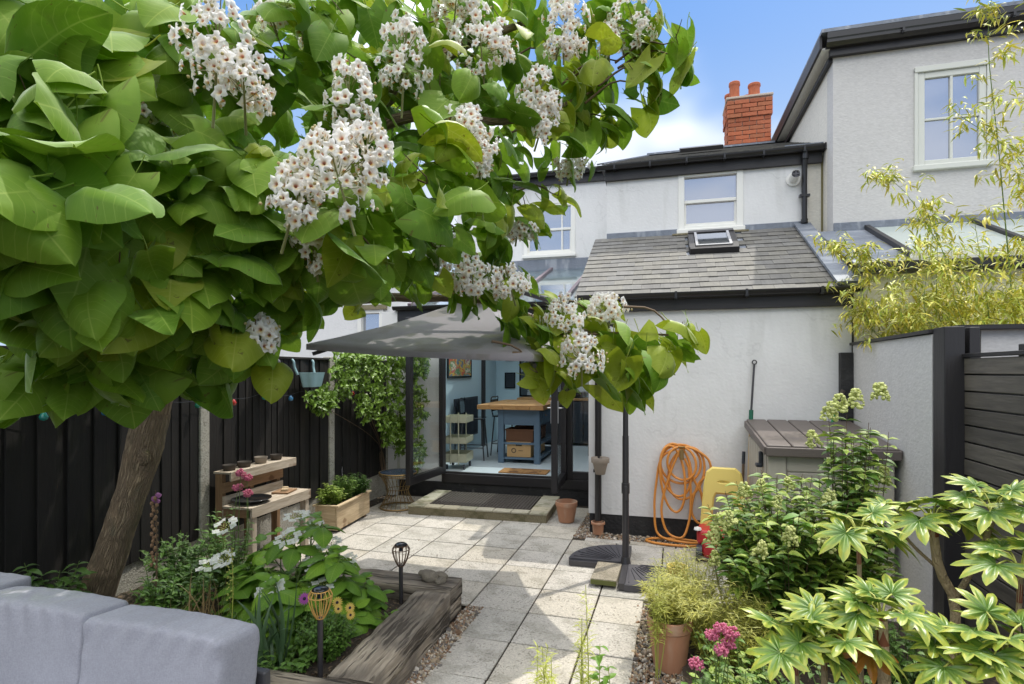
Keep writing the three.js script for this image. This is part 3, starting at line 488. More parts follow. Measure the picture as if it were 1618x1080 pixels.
// ------------------------------------------------------------------ the neighbour's grey house on the right
R = rng(41);
{
  const nb = thing('grey_house', 'grey rendered neighbouring house with flat black edged roof and four pane window', 'house');
  const p = (n, g, m) => obj(n, g, m, nb);
  p('wall', [wall(1.95, 6.5, 3.3, 5.56, -7.46, 0.25, [[2.81, 3.51, 4.11, 5.21]])], M.render);
  p('wall', [span(1.95, 2.2, 3.3, 5.56, -12, -7.712)], M.cream);
  p('wall', [span(1.762, 6.5, -0.05, 2.68, -6.35, -6.11), span(1.95, 6.5, -0.05, 3.3, -7.8, -7.5)], M.cream);
  p('roof', [span(1.79, 6.6, 5.74, 5.78, -12, -7.3), span(1.96, 2.5, 5.8, 5.86, -7.9, -7.5)], M.lead);
  p('fascia_board', [span(1.9, 6.6, 5.5, 5.62, -7.456, -7.4, 0.004, 0), span(1.9, 1.948, 5.46, 5.52, -12, -7.47, 0.004)], M.black);
  p('soffit', span(1.812, 1.948, 5.585, 5.605, -12, -7.4), M.upvc);
  p('verge_trim', span(1.78, 1.81, 5.575, 5.738, -12, -7.36, 0.006), M.black);
  const gut = plate(poly([[0, 0], [0.05, 0], [0.085, 0.04], [0.085, 0.075], [0.1, 0.085], [0.1, 0.15], [0.085, 0.15], [0.08, 0.09], [0, 0.09]]), 4.75); gut.rotateY(-Math.PI / 2); gut.scale(1, 1, 1); gut.translate(6.6, 5.585, -7.4);
  p('gutter', [gut, ...brackets(2.1, 6.3, 5.66, -7.33, 4, 0.04)], M.gutter);
  // window
  const w = new THREE.Group(); w.name = 'window'; nb.add(w); const z = -7.46, x0 = 2.79, x1 = 3.53, y0 = 4.09, y1 = 5.23;
  obj('frame', [span(x0, x0 + 0.035, y0, y1, z - 0.07, z + 0.02, 0.005), span(x1 - 0.035, x1, y0, y1, z - 0.07, z + 0.02, 0.005), span(x0, x1, y1 - 0.035, y1 + 0.03, z - 0.068, z + 0.03, 0.006), span(x0 - 0.02, x1 + 0.02, y0 - 0.035, y0 + 0.03, z - 0.068, z + 0.05, 0.01)], M.sageFrame, w);
  obj('sash', [span(x0 + 0.037, x0 + 0.105, y0 + 0.032, y1 - 0.037, z - 0.05, z + 0.008, 0.006), span(x1 - 0.105, x1 - 0.037, y0 + 0.032, y1 - 0.037, z - 0.05, z + 0.008, 0.006), span(x0 + 0.105, x1 - 0.105, y1 - 0.105, y1 - 0.037, z - 0.05, z + 0.006, 0.006), span(x0 + 0.105, x1 - 0.105, y0 + 0.032, y0 + 0.09, z - 0.05, z + 0.006, 0.006)], M.sageFrame, w);
  const xm = (x0 + x1) / 2, ym = (y0 + y1) / 2 - 0.01;
  obj('glazing_bar', [span(xm - 0.014, xm + 0.014, y0 + 0.09, y1 - 0.105, z - 0.04, z + 0.002, 0.004)], M.sageFrame, w);
  obj('glazing_bar', [span(x0 + 0.105, x1 - 0.105, ym - 0.013, ym + 0.013, z - 0.04, z - 0.001, 0.004)], M.sageFrame, w);
  for (const [a, b] of [[x0 + 0.105, xm - 0.014], [xm + 0.014, x1 - 0.105]]) for (const [c, d] of [[y0 + 0.09, ym - 0.013], [ym + 0.013, y1 - 0.105]]) place(obj('pane', bx(b - a, d - c, 0.008), M.pane, w), [(a + b) / 2, (c + d) / 2, z - 0.026], [rr(-0.004, 0.004), rr(-0.004, 0.004), 0]);
  // lead apron and glazed lean-to below
  p('lead_apron', [span(1.95, 6.5, 3.4, 3.52, -7.458, -7.435, 0.006), bar([2.03, 2.8, -6.12], [2.03, 3.42, -7.46], 0.5, 0.02), span(1.778, 1.951, 3.3, 3.42, -7.89, -7.44, 0.01)], M.lead);
  for (let i = 0; i < 4; i++) { const x = 2.32 + i * 1.05; p('roof_pane', bar([x + 0.5, 2.82, -6.1], [x + 0.5, 3.43, -7.44], 1.0, 0.015), std('obscured glazing ' + i, [0.42, 0.47, 0.43], 0.12)); p('glazing_bar', bar([x - 0.02, 2.835, -6.1], [x - 0.02, 3.45, -7.44], 0.05, 0.05), M.alu); }
  p('eaves_beam', [span(1.8, 6.5, 2.79, 2.82, -6.1, -6.05), span(2.25, 6.5, 2.822, 2.86, -6.1, -6.06)], M.upvc);
  p('gutter', [span(1.805, 6.5, 2.69, 2.79, -6.11, -6.0, 0.01)], M.gutter);
  p('wall_joint', span(1.756, 1.774, 0, 2.68, -6.108, -6.096), M.plinth);
}
// neighbour on the left, only a strip of wall and window above the fence
{
  const nb = thing('white_cottage', 'white walled neighbouring building seen between the leaves above the black fence', 'house');
  obj('wall', wall(-9, -4.05, -0.05, 3.5, -8.5, 0.25, [[-5.02, -4.6, 1.9, 2.79]]), M.white, nb);
  obj('wall', span(-9, -4.05, -0.05, 3.4, -13, -8.752), M.white, nb);
  const w = new THREE.Group(); w.name = 'window'; nb.add(w);
  obj('frame', [span(-5.05, -4.98, 1.87, 2.8, -8.58, -8.47), span(-4.64, -4.57, 1.87, 2.8, -8.58, -8.47), span(-4.98, -4.64, 2.73, 2.8, -8.58, -8.472), span(-4.98, -4.64, 2.3, 2.34, -8.56, -8.5)], M.upvc, w);
  obj('pane', span(-4.98, -4.64, 1.9, 2.73, -8.56, -8.55), M.pane, w);
  obj('sill', span(-5.1, -4.5, 2.79, 2.87, -8.6, -8.44), M.stepBody, w);
  obj('roof', bar([-6.5, 3.5, -8.3], [-6.5, 4.6, -13], 5, 0.06), M.slates[1], nb);
}
// ------------------------------------------------------------------ the black close-board fence on the left
R = rng(51);
{
  const fc = thing('board_fence', 'black stained vertical board fence with concrete posts along the left side', 'fence', [-3.85, 0, 0]);
  const posts = [-2.02, -3.92, -5.82, -7.22], variants = [0, 1, 2, 3].map(() => { const g = bx(0.014, 1.56, 0.112, [0, 0, 0], [0, 0, 0], 0.003, 1); return g; });
  for (const z of posts) obj('post', bx(0.095, 2.0, 0.1, [0.0, 0.92, z], [0, 0, 0], 0.008, 1), M.concrete, fc);
  for (const [a, b] of [[-7.17, -5.87], [-5.77, -3.97], [-3.87, -2.07], [-1.97, -0.1], [0, 1.9]]) {
    obj('gravel_board', span(-0.02, 0.02, 0.0, 0.34, a, b, 0.006), M.concrete, fc);
    const n = Math.round((b - a) / 0.09);
    for (let i = 0; i < n; i++) { const z = mix(a, b, (i + 0.5) / n); place(obj('board', pick(variants), pick(M.fences), fc), [0.026 + rr(-0.003, 0.003) + (i % 2) * 0.006, 1.1 + rr(-0.006, 0.006), z], [0, 0.1 + rr(-0.03, 0.03), rr(-0.004, 0.004)]); }
    obj('rail', [bx(0.04, 0.06, b - a, [-0.02, 0.6, (a + b) / 2]), bx(0.04, 0.06, b - a, [-0.02, 1.65, (a + b) / 2])], M.fence, fc);
    obj('capping', bx(0.07, 0.025, b - a, [0.02, 1.89, (a + b) / 2], [0, 0, 0], 0.004), M.fence, fc);
  }
}
// string of coloured glass lights on the fence
{
  const s = thing('light_string', 'string of little coloured glass lights hung along the black fence', 'string lights', [-3.79, 0, 0]);
  const pts = []; for (let i = 0; i <= 24; i++) { const z = -1.6 - i * 0.2; pts.push([0.012, 1.53 - 0.035 * Math.abs(Math.sin(i * Math.PI / 3)), z]); }
  obj('wire', tube(pts, 0.0022, 4, 72), M.darkPlastic, s);
  const cols = [[0.02, 0.25, 0.16], [0.45, 0.03, 0.02], [0.03, 0.28, 0.24], [0.05, 0.22, 0.42], [0.5, 0.3, 0.04]];
  const mats = cols.map((c, i) => phys('coloured glass ' + i, c, 0.12, { clearcoat: 1 }));
  for (let i = 1; i < 24; i += 2) { const q = pts[i]; const b = obj('bulb', lathe([[0.004, 0], [0.012, -0.004], [0.026, -0.03], [0.022, -0.05], [0.0, -0.058]], 12), mats[(i >> 1) % 5], s); place(b, [0.03, q[1] - 0.004, q[2]]); }
}
// ------------------------------------------------------------------ right-hand boundary: rendered wall, post and slatted gate
{
  const w = thing('garden_wall', 'grey rendered garden wall with thin black coping beside the storage shed', 'wall');
  obj('wall_face', span(1.752, 1.9, -0.08, 2.0, -6.05, -4.4), M.render, w);
  obj('coping', bar([1.826, 2.012, -6.08], [1.826, 2.022, -4.4], 0.19, 0.025), M.black, w);
  const w2 = thing('garden_wall', 'grey rendered wall panel above and behind the charcoal slatted fence', 'wall');
  obj('wall_face', span(2.06, 5, -0.08, 2.03, -4.6, -4.46), M.render, w2);
  obj('coping', span(1.9, 5, 2.031, 2.06, -4.66, -4.4), M.black, w2);
}
{
  const f = thing('slatted_fence', 'charcoal horizontal slat fence with stout square post at its far end', 'fence');
  obj('post', span(1.752, 1.868, -0.1, 2.04, -4.39, -4.23, 0.006, 1), M.black, f);
  obj('post', span(1.9, 1.96, -0.1, 2.035, -4.4, -4.25, 0.006, 1), M.black, f);
  obj('post', span(1.88, 1.95, -0.1, 1.9, -3.7, -3.6, 0.006, 1), M.black, f);
  obj('post', span(1.88, 1.95, -0.1, 1.9, -1.9, -1.8, 0.006, 1), M.black, f);
  const variants = [0, 1, 2].map(() => bx(0.02, 0.098, 2.36, [0, 0, 0], [0, 0, 0], 0.004, 2));
  for (let i = 0; i < 17; i++) { const y = 1.782 - i * 0.108; for (const [z, k] of [[-3.05, 1], [-0.68, 1]]) place(obj('slat', pick(variants), pick(M.slats), f), [1.872 + rr(-0.002, 0.002), y, z], [0, 0, rr(-0.01, 0.01)]); }
  obj('top_rail', span(1.85, 1.9, 1.838, 1.862, -4.23, 0.5, 0.003), M.black, f);
  obj('backing', span(1.884, 1.89, -0.05, 1.83, -4.22, 0.5), M.black, f);
}

// ------------------------------------------------------------------ raised bed sleepers
R = rng(61);
function sleeper(label, x0, x1, z0, z1, y0, y1, along, turn = 0) {
  const w = x1 - x0, h = y1 - y0, d = z1 - z0; let g = norm(new RoundedBoxGeometry(w, h, d, 3, 0.014));
  const nu = new THREE.BoxGeometry(w, h, d, along === 0 ? 40 : 8, 4, along === 2 ? 40 : 8); g = norm(nu); g = boxUV(g, [R() * 3, R() * 3], along); rough(g, 0.02, 9, Math.floor(R() * 50)); g = smooth(g);
  const t = thing('railway_sleeper', label, 'timber sleeper', [(x0 + x1) / 2, (y0 + y1) / 2, (z0 + z1) / 2], turn, 'sleepers edging the raised bed'); obj('timber', g, M.sleeper, t); return t;
}
sleeper('long upper sleeper beside the path, worn and dark stained on top', -1.66, -1.41, -3.6, -2.47, 0.105, 0.215, 2, 0.03);
sleeper('lower sleeper under the long one, next to the shingle strip', -1.665, -1.415, -3.62, -2.3, -0.02, 0.1, 2, 0.03);
sleeper('upper cross sleeper at the patio end carrying the pale stones', -3.75, -1.44, -3.87, -3.63, 0.105, 0.22, 0, 0);
sleeper('lower cross sleeper at the patio end of the planting bed', -3.75, -1.445, -3.868, -3.635, -0.02, 0.1, 0, 0);
sleeper('near cross sleeper just behind the grey sofa', -3.75, -1.43, -2.455, -2.2, 0.09, 0.2, 0, 0.01);
for (const [p, s, l] of [[[-1.655, 0.25, -3.77], [0.075, 0.045, 0.055], 'largest pale stone lying on the sleeper corner'], [[-1.56, 0.235, -3.75], [0.05, 0.024, 0.04], 'small pinkish stone at the end of the sleeper, right of the largest'], [[-1.6, 0.24, -3.83], [0.06, 0.028, 0.04], 'flat brown stone behind the pale stones on the sleeper'], [[-1.72, 0.26, -3.79], [0.03, 0.02, 0.03], 'smallest pale pebble at the left of the stones on the sleeper']]) {
  let g = norm(new THREE.IcosahedronGeometry(1, 3)); rough(g, 0.7, 0.9, Math.floor(R() * 90)); g = smooth(g); g.scale(...s); const t = thing('beach_stone', l, 'stone', p, rr(0, 3), 'stones on the sleeper'); obj('stone_body', g, M.stone, t);
}
// ------------------------------------------------------------------ cantilever parasol: hexagonal cloth, mast, arm, weighted base
{
  const um = thing('cantilever_parasol', 'hexagonal mauve grey cantilever parasol open over the patio', 'parasol', [-0.33, 0, -5.0]);
  const C = V(-1.4, 2.36, -4.18).sub(um.position), hs = [1.86, 1.835, 1.915, 1.99, 1.97, 1.93], rim = hs.map((h, i) => V(-1.4 + 1.42 * Math.cos(i * Math.PI / 3), h, -4.18 + 1.42 * Math.sin(i * Math.PI / 3)).sub(um.position));
  for (let i = 0; i < 6; i++) {
    const a = rim[i], b = rim[(i + 1) % 6], pos = [], uv = [], N = 14, at = (r, s) => { const q = a.clone().lerp(b, s).lerp(C, 1 - r); const sag = Math.sin(s * Math.PI) * r; q.y -= 0.05 * sag * (1 - 0.35 * r) + 0.03 * Math.sin(r * Math.PI) ; q.y += 0.008 * (fbm3(q.x * 6, q.y * 6, q.z * 6, 3, 4) - 0.5); const m = a.clone().add(b).multiplyScalar(0.5); q.lerp(C, 0.045 * Math.sin(s * Math.PI) * r); void m; return q; };
    for (let r = 0; r < N; r++) for (let s = 0; s < N; s++) { const q = [[r, s], [r + 1, s], [r + 1, s + 1], [r, s], [r + 1, s + 1], [r, s + 1]]; for (const [x, y] of q) { const p = at(x / N, y / N); pos.push(p.x, p.y, p.z); uv.push(p.x * 0.8, p.z * 0.8); } }
    // hanging hem
    for (let s = 0; s < N; s++) { const p0 = at(1, s / N), p1 = at(1, (s + 1) / N), d = V(0, -0.035, 0), q0 = p0.clone().add(d), q1 = p1.clone().add(d); for (const p of [p0, q0, q1, p0, q1, p1]) { pos.push(p.x, p.y, p.z); uv.push(p.x, p.y); } }
    const g = new THREE.BufferGeometry(); g.setAttribute('position', new THREE.Float32BufferAttribute(pos, 3)); g.setAttribute('uv', new THREE.Float32BufferAttribute(uv, 2)); g.computeVertexNormals(); obj('canopy_panel', smooth(g), M.canopy, um);
    obj('rib', bar(a.clone().multiplyScalar(0.985).add(V(0, -0.03, 0)).toArray(), C.clone().add(V(0, -0.06, 0)).toArray(), 0.018, 0.022), M.graphite, um);
  }
  obj('vent_cap', lathe([[0.0, 0.07], [0.12, 0.05], [0.3, -0.03], [0.31, -0.05]], 6, C.clone().add(V(0, 0.02, 0)).toArray()), M.canopy, um);
  obj('hub', [cyl(0.04, 0.045, 0.2, C.clone().add(V(0, -0.08, 0)).toArray(), 12), cyl(0.02, 0.02, 0.12, C.clone().add(V(0, 0.1, 0)).toArray(), 10)], M.graphite, um);
  obj('mast', [cyl(0.03, 0.028, 1.12, [0, 0.62, 0], 14), cyl(0.024, 0.024, 1.0, [0, 1.62, 0], 14)], M.graphite, um);
  obj('mast_joint', [cyl(0.036, 0.036, 0.09, [0, 0.72, 0], 14), bx(0.026, 0.12, 0.02, [0.005, 0.68, 0.033], [0, 0, 0], 0.004)], M.graphite, um);
  obj('arm', [tube([[0, 2.12, 0], C.clone().add(V(0, 0.16, 0)).multiplyScalar(0.5).add(V(0, 1.06, 0)).toArray(), C.clone().add(V(-0.02, 0.13, 0)).toArray()], 0.026, 8, 8)], M.graphite, um);
  obj('strut', rod([0, 1.55, 0], [-0.42, 2.19, 0.32], 0.014), M.graphite, um);
  // cross base with two quarter-round weights
  obj('base_frame', [span(-0.5, 0.5, 0.004, 0.045, -0.025, 0.025), span(-0.024, 0.024, 0.004, 0.062, -0.5, 0.5), cyl(0.05, 0.036, 0.07, [0, 0.08, 0], 14)], M.graphite, um);
  const quarter = () => { const s = new THREE.Shape(); s.moveTo(0.03, 0.03); s.lineTo(0.5, 0.03); s.absarc(0.03, 0.03, 0.47, 0, Math.PI / 2, false); s.closePath(); const g = plate(s, 0.05, 0.008), l = [g]; for (let i = 0; i < 11; i++) { const a = 0.06 + i * 0.145; const b = bx(0.34 - (i % 2) * 0.09, 0.012, 0.006, [0, 0, 0], [0, 0, 0]); b.rotateX(Math.PI / 2); b.translate(0.27, 0, 0.0585); b.rotateZ(a); b.translate(0.03, 0.03, 0); l.push(b); } const q = merge(l); q.rotateX(-Math.PI / 2); return q; };   // lies in +x, -z
  const wq = quarter();
  for (const [turn] of [[Math.PI / 2], [-Math.PI / 2]]) { const w = obj('base_weight', wq, M.basePlastic, um); place(w, [0, 0.006, 0], [0, turn, 0]); }
}
{ const t = thing('paving_block', 'loose paving slab lying on the parasol base, mossy front edge', 'paving slab', [-0.47, 0.0, -4.74], -0.03); obj('slab_body', bx(0.21, 0.05, 0.42, [0, 0.045, 0], [0, 0, 0], 0.006), std('old slab', [0.62, 0.58, 0.5], 0.95, { map: T.slab, bumpMap: T.slabBump, bumpScale: 0.005 }), t); obj('mossy_edge', bx(0.205, 0.036, 0.012, [0, 0.043, 0.209]), std('moss', [0.12, 0.13, 0.04], 1), t); }
// ------------------------------------------------------------------ pots
const potGeo = (r, h, wall_ = 0.012) => lathe([[0, 0.001], [r * 0.66, 0], [r * 0.7, 0.01], [r * 0.93, h * 0.76], [r * 0.95, h * 0.78], [r, h * 0.8], [r, h * 0.97], [r * 0.985, h], [r - wall_, h], [r * 0.86, h * 0.75], [r * 0.78, h * 0.5]], 36);
function pot(name, label, p, r, h, mat, soil = 0.86, rimMat) { const t = thing(name, label, 'plant pot', p); obj('pot_body', potGeo(r, h), mat, t); if (soil) obj('compost', lathe([[0, h * soil], [r * 0.86, h * soil - 0.004]], 20), M.soil, t); void rimMat; return t; }
pot('terracotta_pot', 'empty terracotta pot standing beside the tiled door step', [-1.1, 0, -6.42], 0.128, 0.24, M.terracotta, 0.6);
pot('terracotta_pot', 'large terracotta pot of feathery yellow plants at the path edge', [0.03, -0.02, -3.46], 0.132, 0.31, M.terracotta, 0.88);
pot('plastic_pot', 'yellow plastic pot behind the feathery plants near the parasol base', [0.1, 0, -4.72], 0.085, 0.17, M.yellowPlastic, 0.8);
{ const t = thing('hanging_pot', 'small grey brown half pot fixed to the black downpipe', 'plant pot', [-0.655, 0.66, -5.935]); obj('pot_body', lathe([[0, 0], [0.05, 0], [0.08, 0.12], [0.095, 0.125], [0.098, 0.175], [0.086, 0.177], [0.07, 0.1]], 28), M.greyPot, t); obj('bracket', tube([[0, 0.16, -0.07], [0, 0.14, -0.11]], 0.01), M.gutter, t); }
// ------------------------------------------------------------------ hose on the wall
{
  const h = thing('garden_hose', 'orange garden hose hung in loops on the white wall', 'hose', [0.14, 0, -6.06]);
  const loop = (cx, cy, rx, ry, z, tilt, sag = 0) => { const l = []; for (let i = 0; i < 16; i++) { const a = i / 16 * Math.PI * 2; const x = rx * Math.cos(a), y = ry * Math.sin(a) * (Math.sin(a) < 0 ? 1 + sag : 1); l.push(V(cx + x * Math.cos(tilt) - y * Math.sin(tilt), cy + x * Math.sin(tilt) + y * Math.cos(tilt), z + 0.012 * Math.sin(a * 2 + rx * 20))); } return tube(l, 0.0125, 8, 80, true); };
  for (const a of [[0.02, 0.79, 0.2, 0.2, 0.03, 0], [-0.03, 0.74, 0.15, 0.26, 0.05, 0.15, 0.1], [0.08, 0.72, 0.17, 0.25, 0.04, -0.25, 0.2], [-0.06, 0.66, 0.12, 0.32, 0.07, 0.1, 0.15], [0.03, 0.8, 0.14, 0.17, 0.07, 0.2]]) obj('loop', loop(...a), M.hose, h);
  obj('loop', tube([[-0.02, 0.95, 0.05], [-0.16, 0.86, 0.05], [-0.22, 0.6, 0.05], [-0.24, 0.3, 0.06], [-0.2, 0.06, 0.09], [0.05, 0.03, 0.2], [0.24, 0.03, 0.16], [0.3, 0.06, 0.12], [0.26, 0.3, 0.06], [0.2, 0.6, 0.05]], 0.0125, 8, 90), M.hose, h);
  obj('loop', tube([[0.02, 0.95, 0.06], [-0.08, 0.7, 0.07], [-0.17, 0.3, 0.07], [-0.1, 0.08, 0.1], [0.03, 0.05, 0.12], [0.1, 0.2, 0.08], [0.12, 0.5, 0.06], [0.1, 0.75, 0.05]], 0.0125, 8, 80), M.hose, h);
  obj('loop', tube([[0.06, 0.85, 0.05], [0.17, 0.6, 0.05], [0.3, 0.35, 0.06], [0.3, 0.24, 0.07], [0.2, 0.2, 0.08], [0.13, 0.3, 0.06], [0.2, 0.6, 0.05], [0.31, 0.72, 0.05], [0.29, 0.85, 0.05], [0.12, 0.96, 0.05], [-0.02, 0.96, 0.05]], 0.0125, 8, 90), M.hose, h);
  const ring = []; for (let i = 0; i < 18; i++) { const a = i / 18 * Math.PI * 2; ring.push([-0.02 + 0.3 * Math.cos(a), 0.016, 0.17 + 0.11 * Math.sin(a)]); } obj('loop', tube(ring, 0.0125, 8, 80, true), M.hose, h);
  obj('nozzle', [cyl(0.018, 0.018, 0.1, [0.3, 0.47, 0.07], 12, [0, 0, 0.15]), cyl(0.026, 0.02, 0.12, [0.275, 0.37, 0.08], 12, [0.1, 0, -0.35]), cyl(0.034, 0.03, 0.05, [0.255, 0.3, 0.085], 14, [0.1, 0, -0.35])], M.darkPlastic, h);
  obj('connector', [cyl(0.019, 0.019, 0.03, [0.305, 0.53, 0.07], 12), cyl(0.022, 0.022, 0.03, [0.03, 0.86, 0.1], 12)], M.orangePlastic, h);
  obj('tap', [cyl(0.02, 0.02, 0.1, [0.03, 0.93, 0.05], 10, [Math.PI / 2, 0, 0]), cyl(0.024, 0.02, 0.09, [0.03, 0.89, 0.1], 10), bx(0.07, 0.015, 0.02, [0.03, 0.97, 0.07], [0, 0, 0], 0.004)], M.gold, h);
}
// ------------------------------------------------------------------ ride-on toy: red base, yellow frame with hand slot
{
  const t = thing('ride_on_toy', 'red toy cart with tall faded yellow push frame by the white wall', 'toy', [0.55, 0, -5.72], -0.12);
  const s = poly([[-0.2, 0], [-0.165, 0.42], [-0.145, 0.52], [-0.1, 0.56], [0.1, 0.56], [0.145, 0.52], [0.165, 0.42], [0.2, 0], [0.125, 0], [0.1, 0.28], [0.075, 0.335], [-0.075, 0.335], [-0.1, 0.28], [-0.125, 0]]);
  const slot = new THREE.Path(); slot.absellipse(0, 0.435, 0.06, 0.018, 0, Math.PI * 2); s.holes.push(slot);
  const g = plate(s, 0.04, 0.016); g.rotateX(-0.12); g.translate(0, 0.24, 0); obj('push_frame', g, M.yellowPlastic, t);
  obj('cart_body', [bx(0.46, 0.15, 0.3, [0.0, 0.2, 0.14], [0, 0, 0], 0.04), bx(0.4, 0.08, 0.16, [0.02, 0.11, 0.3], [0, 0, 0], 0.03), bx(0.16, 0.16, 0.12, [-0.1, 0.12, 0.32], [0, 0, 0], 0.04)], M.redPlastic, t);
  for (const x of [-0.2, 0.2]) for (const z of [0.05, 0.34]) obj('wheel', cyl(0.075, 0.075, 0.05, [x, 0.075, z], 20, [0, 0, Math.PI / 2]), M.darkPlastic, t);
  obj('handlebar', [tube([[-0.06, 0.3, 0.2], [0.0, 0.42, 0.17], [0.08, 0.42, 0.17], [0.12, 0.3, 0.2]], 0.018, 8, 14)], M.redPlastic, t);
  obj('headlamp', lathe([[0, 0.03], [0.03, 0.02], [0.036, 0]], 14), M.whitePlastic, t).position.set(-0.22, 0.27, 0.27);
}
// ------------------------------------------------------------------ long handled tools
{
  const t = thing('long_handled_pole', 'wood and steel pole with a ring end leaning on the white wall', 'garden tool', [0.8, 0, -5.95]);
  obj('shaft', rod([-0.03, 0.02, 0.1], [0.035, 1.28, -0.06], 0.016, 8), M.cedar, t);
  obj('ferrule', rod([0.033, 1.24, -0.055], [0.039, 1.36, -0.07], 0.021, 8), std('green ferrule', [0.01, 0.11, 0.06], 0.45), t);
  obj('upper_shaft', rod([0.038, 1.34, -0.068], [0.074, 1.82, -0.12], 0.0105, 8), M.graphite, t);
  const r = norm(new THREE.TorusGeometry(0.02, 0.006, 8, 16)); r.translate(0.076, 1.84, -0.122); obj('ring', r, M.graphite, t);
  const u = thing('broom_handle', 'shorter dark wooden handle beside the ringed pole', 'garden tool', [0.76, 0, -5.93]); obj('shaft', rod([-0.04, 0.02, 0.06], [0.01, 0.92, -0.1], 0.013, 8), M.twig, u); obj('grip', rod([0.004, 0.82, -0.082], [0.011, 0.94, -0.103], 0.016, 8), M.darkPlastic, u);
  const v = thing('shear_handle', 'black and green tool handle poking up behind the storage shed', 'garden tool', [1.6, 0, -5.98]); obj('shaft', rod([-0.12, 0.9, 0], [0.0, 1.45, 0], 0.014, 8), std('green handle', [0.01, 0.22, 0.07], 0.4), v); obj('grip', rod([0.0, 1.42, 0], [0.05, 1.57, 0.0], 0.02, 8), M.rubber, v);
}
// ------------------------------------------------------------------ plastic storage shed
{
  const t = thing('storage_shed', 'taupe plastic garden storage shed with sloping brown ribbed lid', 'storage shed', [1.24, 0, -5.46]);
  const x0 = -0.42, x1 = 0.46, z0 = -0.54, z1 = 0.54;
  obj('front_panel', [span(x0, x1, 0.03, 1.08, z1 - 0.04, z1 - 0.012, 0.004)], M.plastic, t);
  for (const [a, b] of [[x0 - 0.01, x0 + 0.13], [x1 - 0.13, x1 + 0.01]]) obj('corner_post', span(a, b, 0.0, 1.09, z1 - 0.05, z1 + 0.012, 0.012, 1), M.plastic, t);
  for (let i = 0; i < 7; i++) obj('panel_board', span(x0 + 0.132, x1 - 0.132, 0.06 + i * 0.147, 0.198 + i * 0.147, z1 - 0.03, z1, 0.007, 0), M.plastic, t);
  for (let i = 0; i < 7; i++) obj('side_board', span(x0 - 0.012, x0 + 0.02, 0.03, 1.1, z0 + 0.03 + i * 0.14, z0 + 0.158 + i * 0.14, 0.008, 1), M.plastic, t);
  obj('side_panel', [span(x1 - 0.03, x1, 0.03, 1.1, z0, z1 - 0.06), span(x0, x1, 0.03, 1.15, z0, z0 + 0.03)], M.plastic, t);
  const sl = Math.atan2(0.11, 1.16); for (let i = 0; i < 5; i++) { const w = (x1 - x0 + 0.06) / 5; place(obj('lid_panel', bx(w - 0.008, 0.05, 1.18, [0, 0, 0], [0, 0, 0], 0.012, 2), M.lid, t), [x0 - 0.03 + w * (i + 0.5), 1.19, 0.02], [sl, 0, 0]); }
  obj('lid_rim', [bx(x1 - x0 + 0.07, 0.075, 0.03, [0.02, 1.105, 0.605], [0, 0, 0], 0.01), bx(0.025, 0.07, 1.16, [x0 - 0.035, 1.165, 0.02], [sl, 0, 0], 0.008), bx(0.025, 0.07, 1.16, [x1 + 0.035, 1.165, 0.02], [sl, 0, 0], 0.008)], M.lid, t);
  obj('latch', [bx(0.03, 0.13, 0.05, [x0 - 0.03, 1.0, 0.32], [0, 0, 0], 0.008), bx(0.05, 0.03, 0.08, [x0 - 0.045, 0.95, 0.32], [0, 0, 0], 0.008)], M.darkPlastic, t);
}
// ------------------------------------------------------------------ solar stake lanterns
function lantern(label, p, wire, topY) {
  const t = thing('solar_lantern', label, 'garden lantern', p, 0, 'solar lanterns in the planting bed'), h = topY - p[1];
  obj('stake', cyl(0.0135, 0.015, h - 0.15, [0, (h - 0.15) / 2, 0], 12), M.graphite, t);
  const prof = [[0.018, -0.155], [0.034, -0.13], [0.058, -0.06], [0.06, -0.03], [0.045, -0.004]];
  for (let i = 0; i < 14; i++) { const a = i / 14 * Math.PI * 2; obj('cage_wire', tube(prof.map(([r, y]) => [r * Math.cos(a), h + y, r * Math.sin(a)]), 0.0024, 5, 10), wire, t); }
  for (const [r, y] of [[0.02, -0.152], [0.0605, -0.035], [0.046, -0.006]]) { const g = norm(new THREE.TorusGeometry(r, 0.0028, 6, 28)); g.rotateX(Math.PI / 2); g.translate(0, h + y, 0); obj('ring', g, wire, t); }
  obj('solar_cap', lathe([[0, 0.012], [0.03, 0.01], [0.042, 0.002], [0.044, -0.012], [0, -0.02]], 24, [0, h, 0]), M.screen, t);
  obj('lamp_holder', cyl(0.016, 0.013, 0.03, [0, h - 0.03, 0], 12), M.darkPlastic, t);
}
lantern('solar lantern with bamboo coloured cage near the yellow daisies', [-1.745, 0.1, -2.56], M.rope, 0.605);
lantern('solar lantern with dark copper cage standing inside the sleeper corner', [-1.79, 0.08, -3.58], M.copper, 0.53);
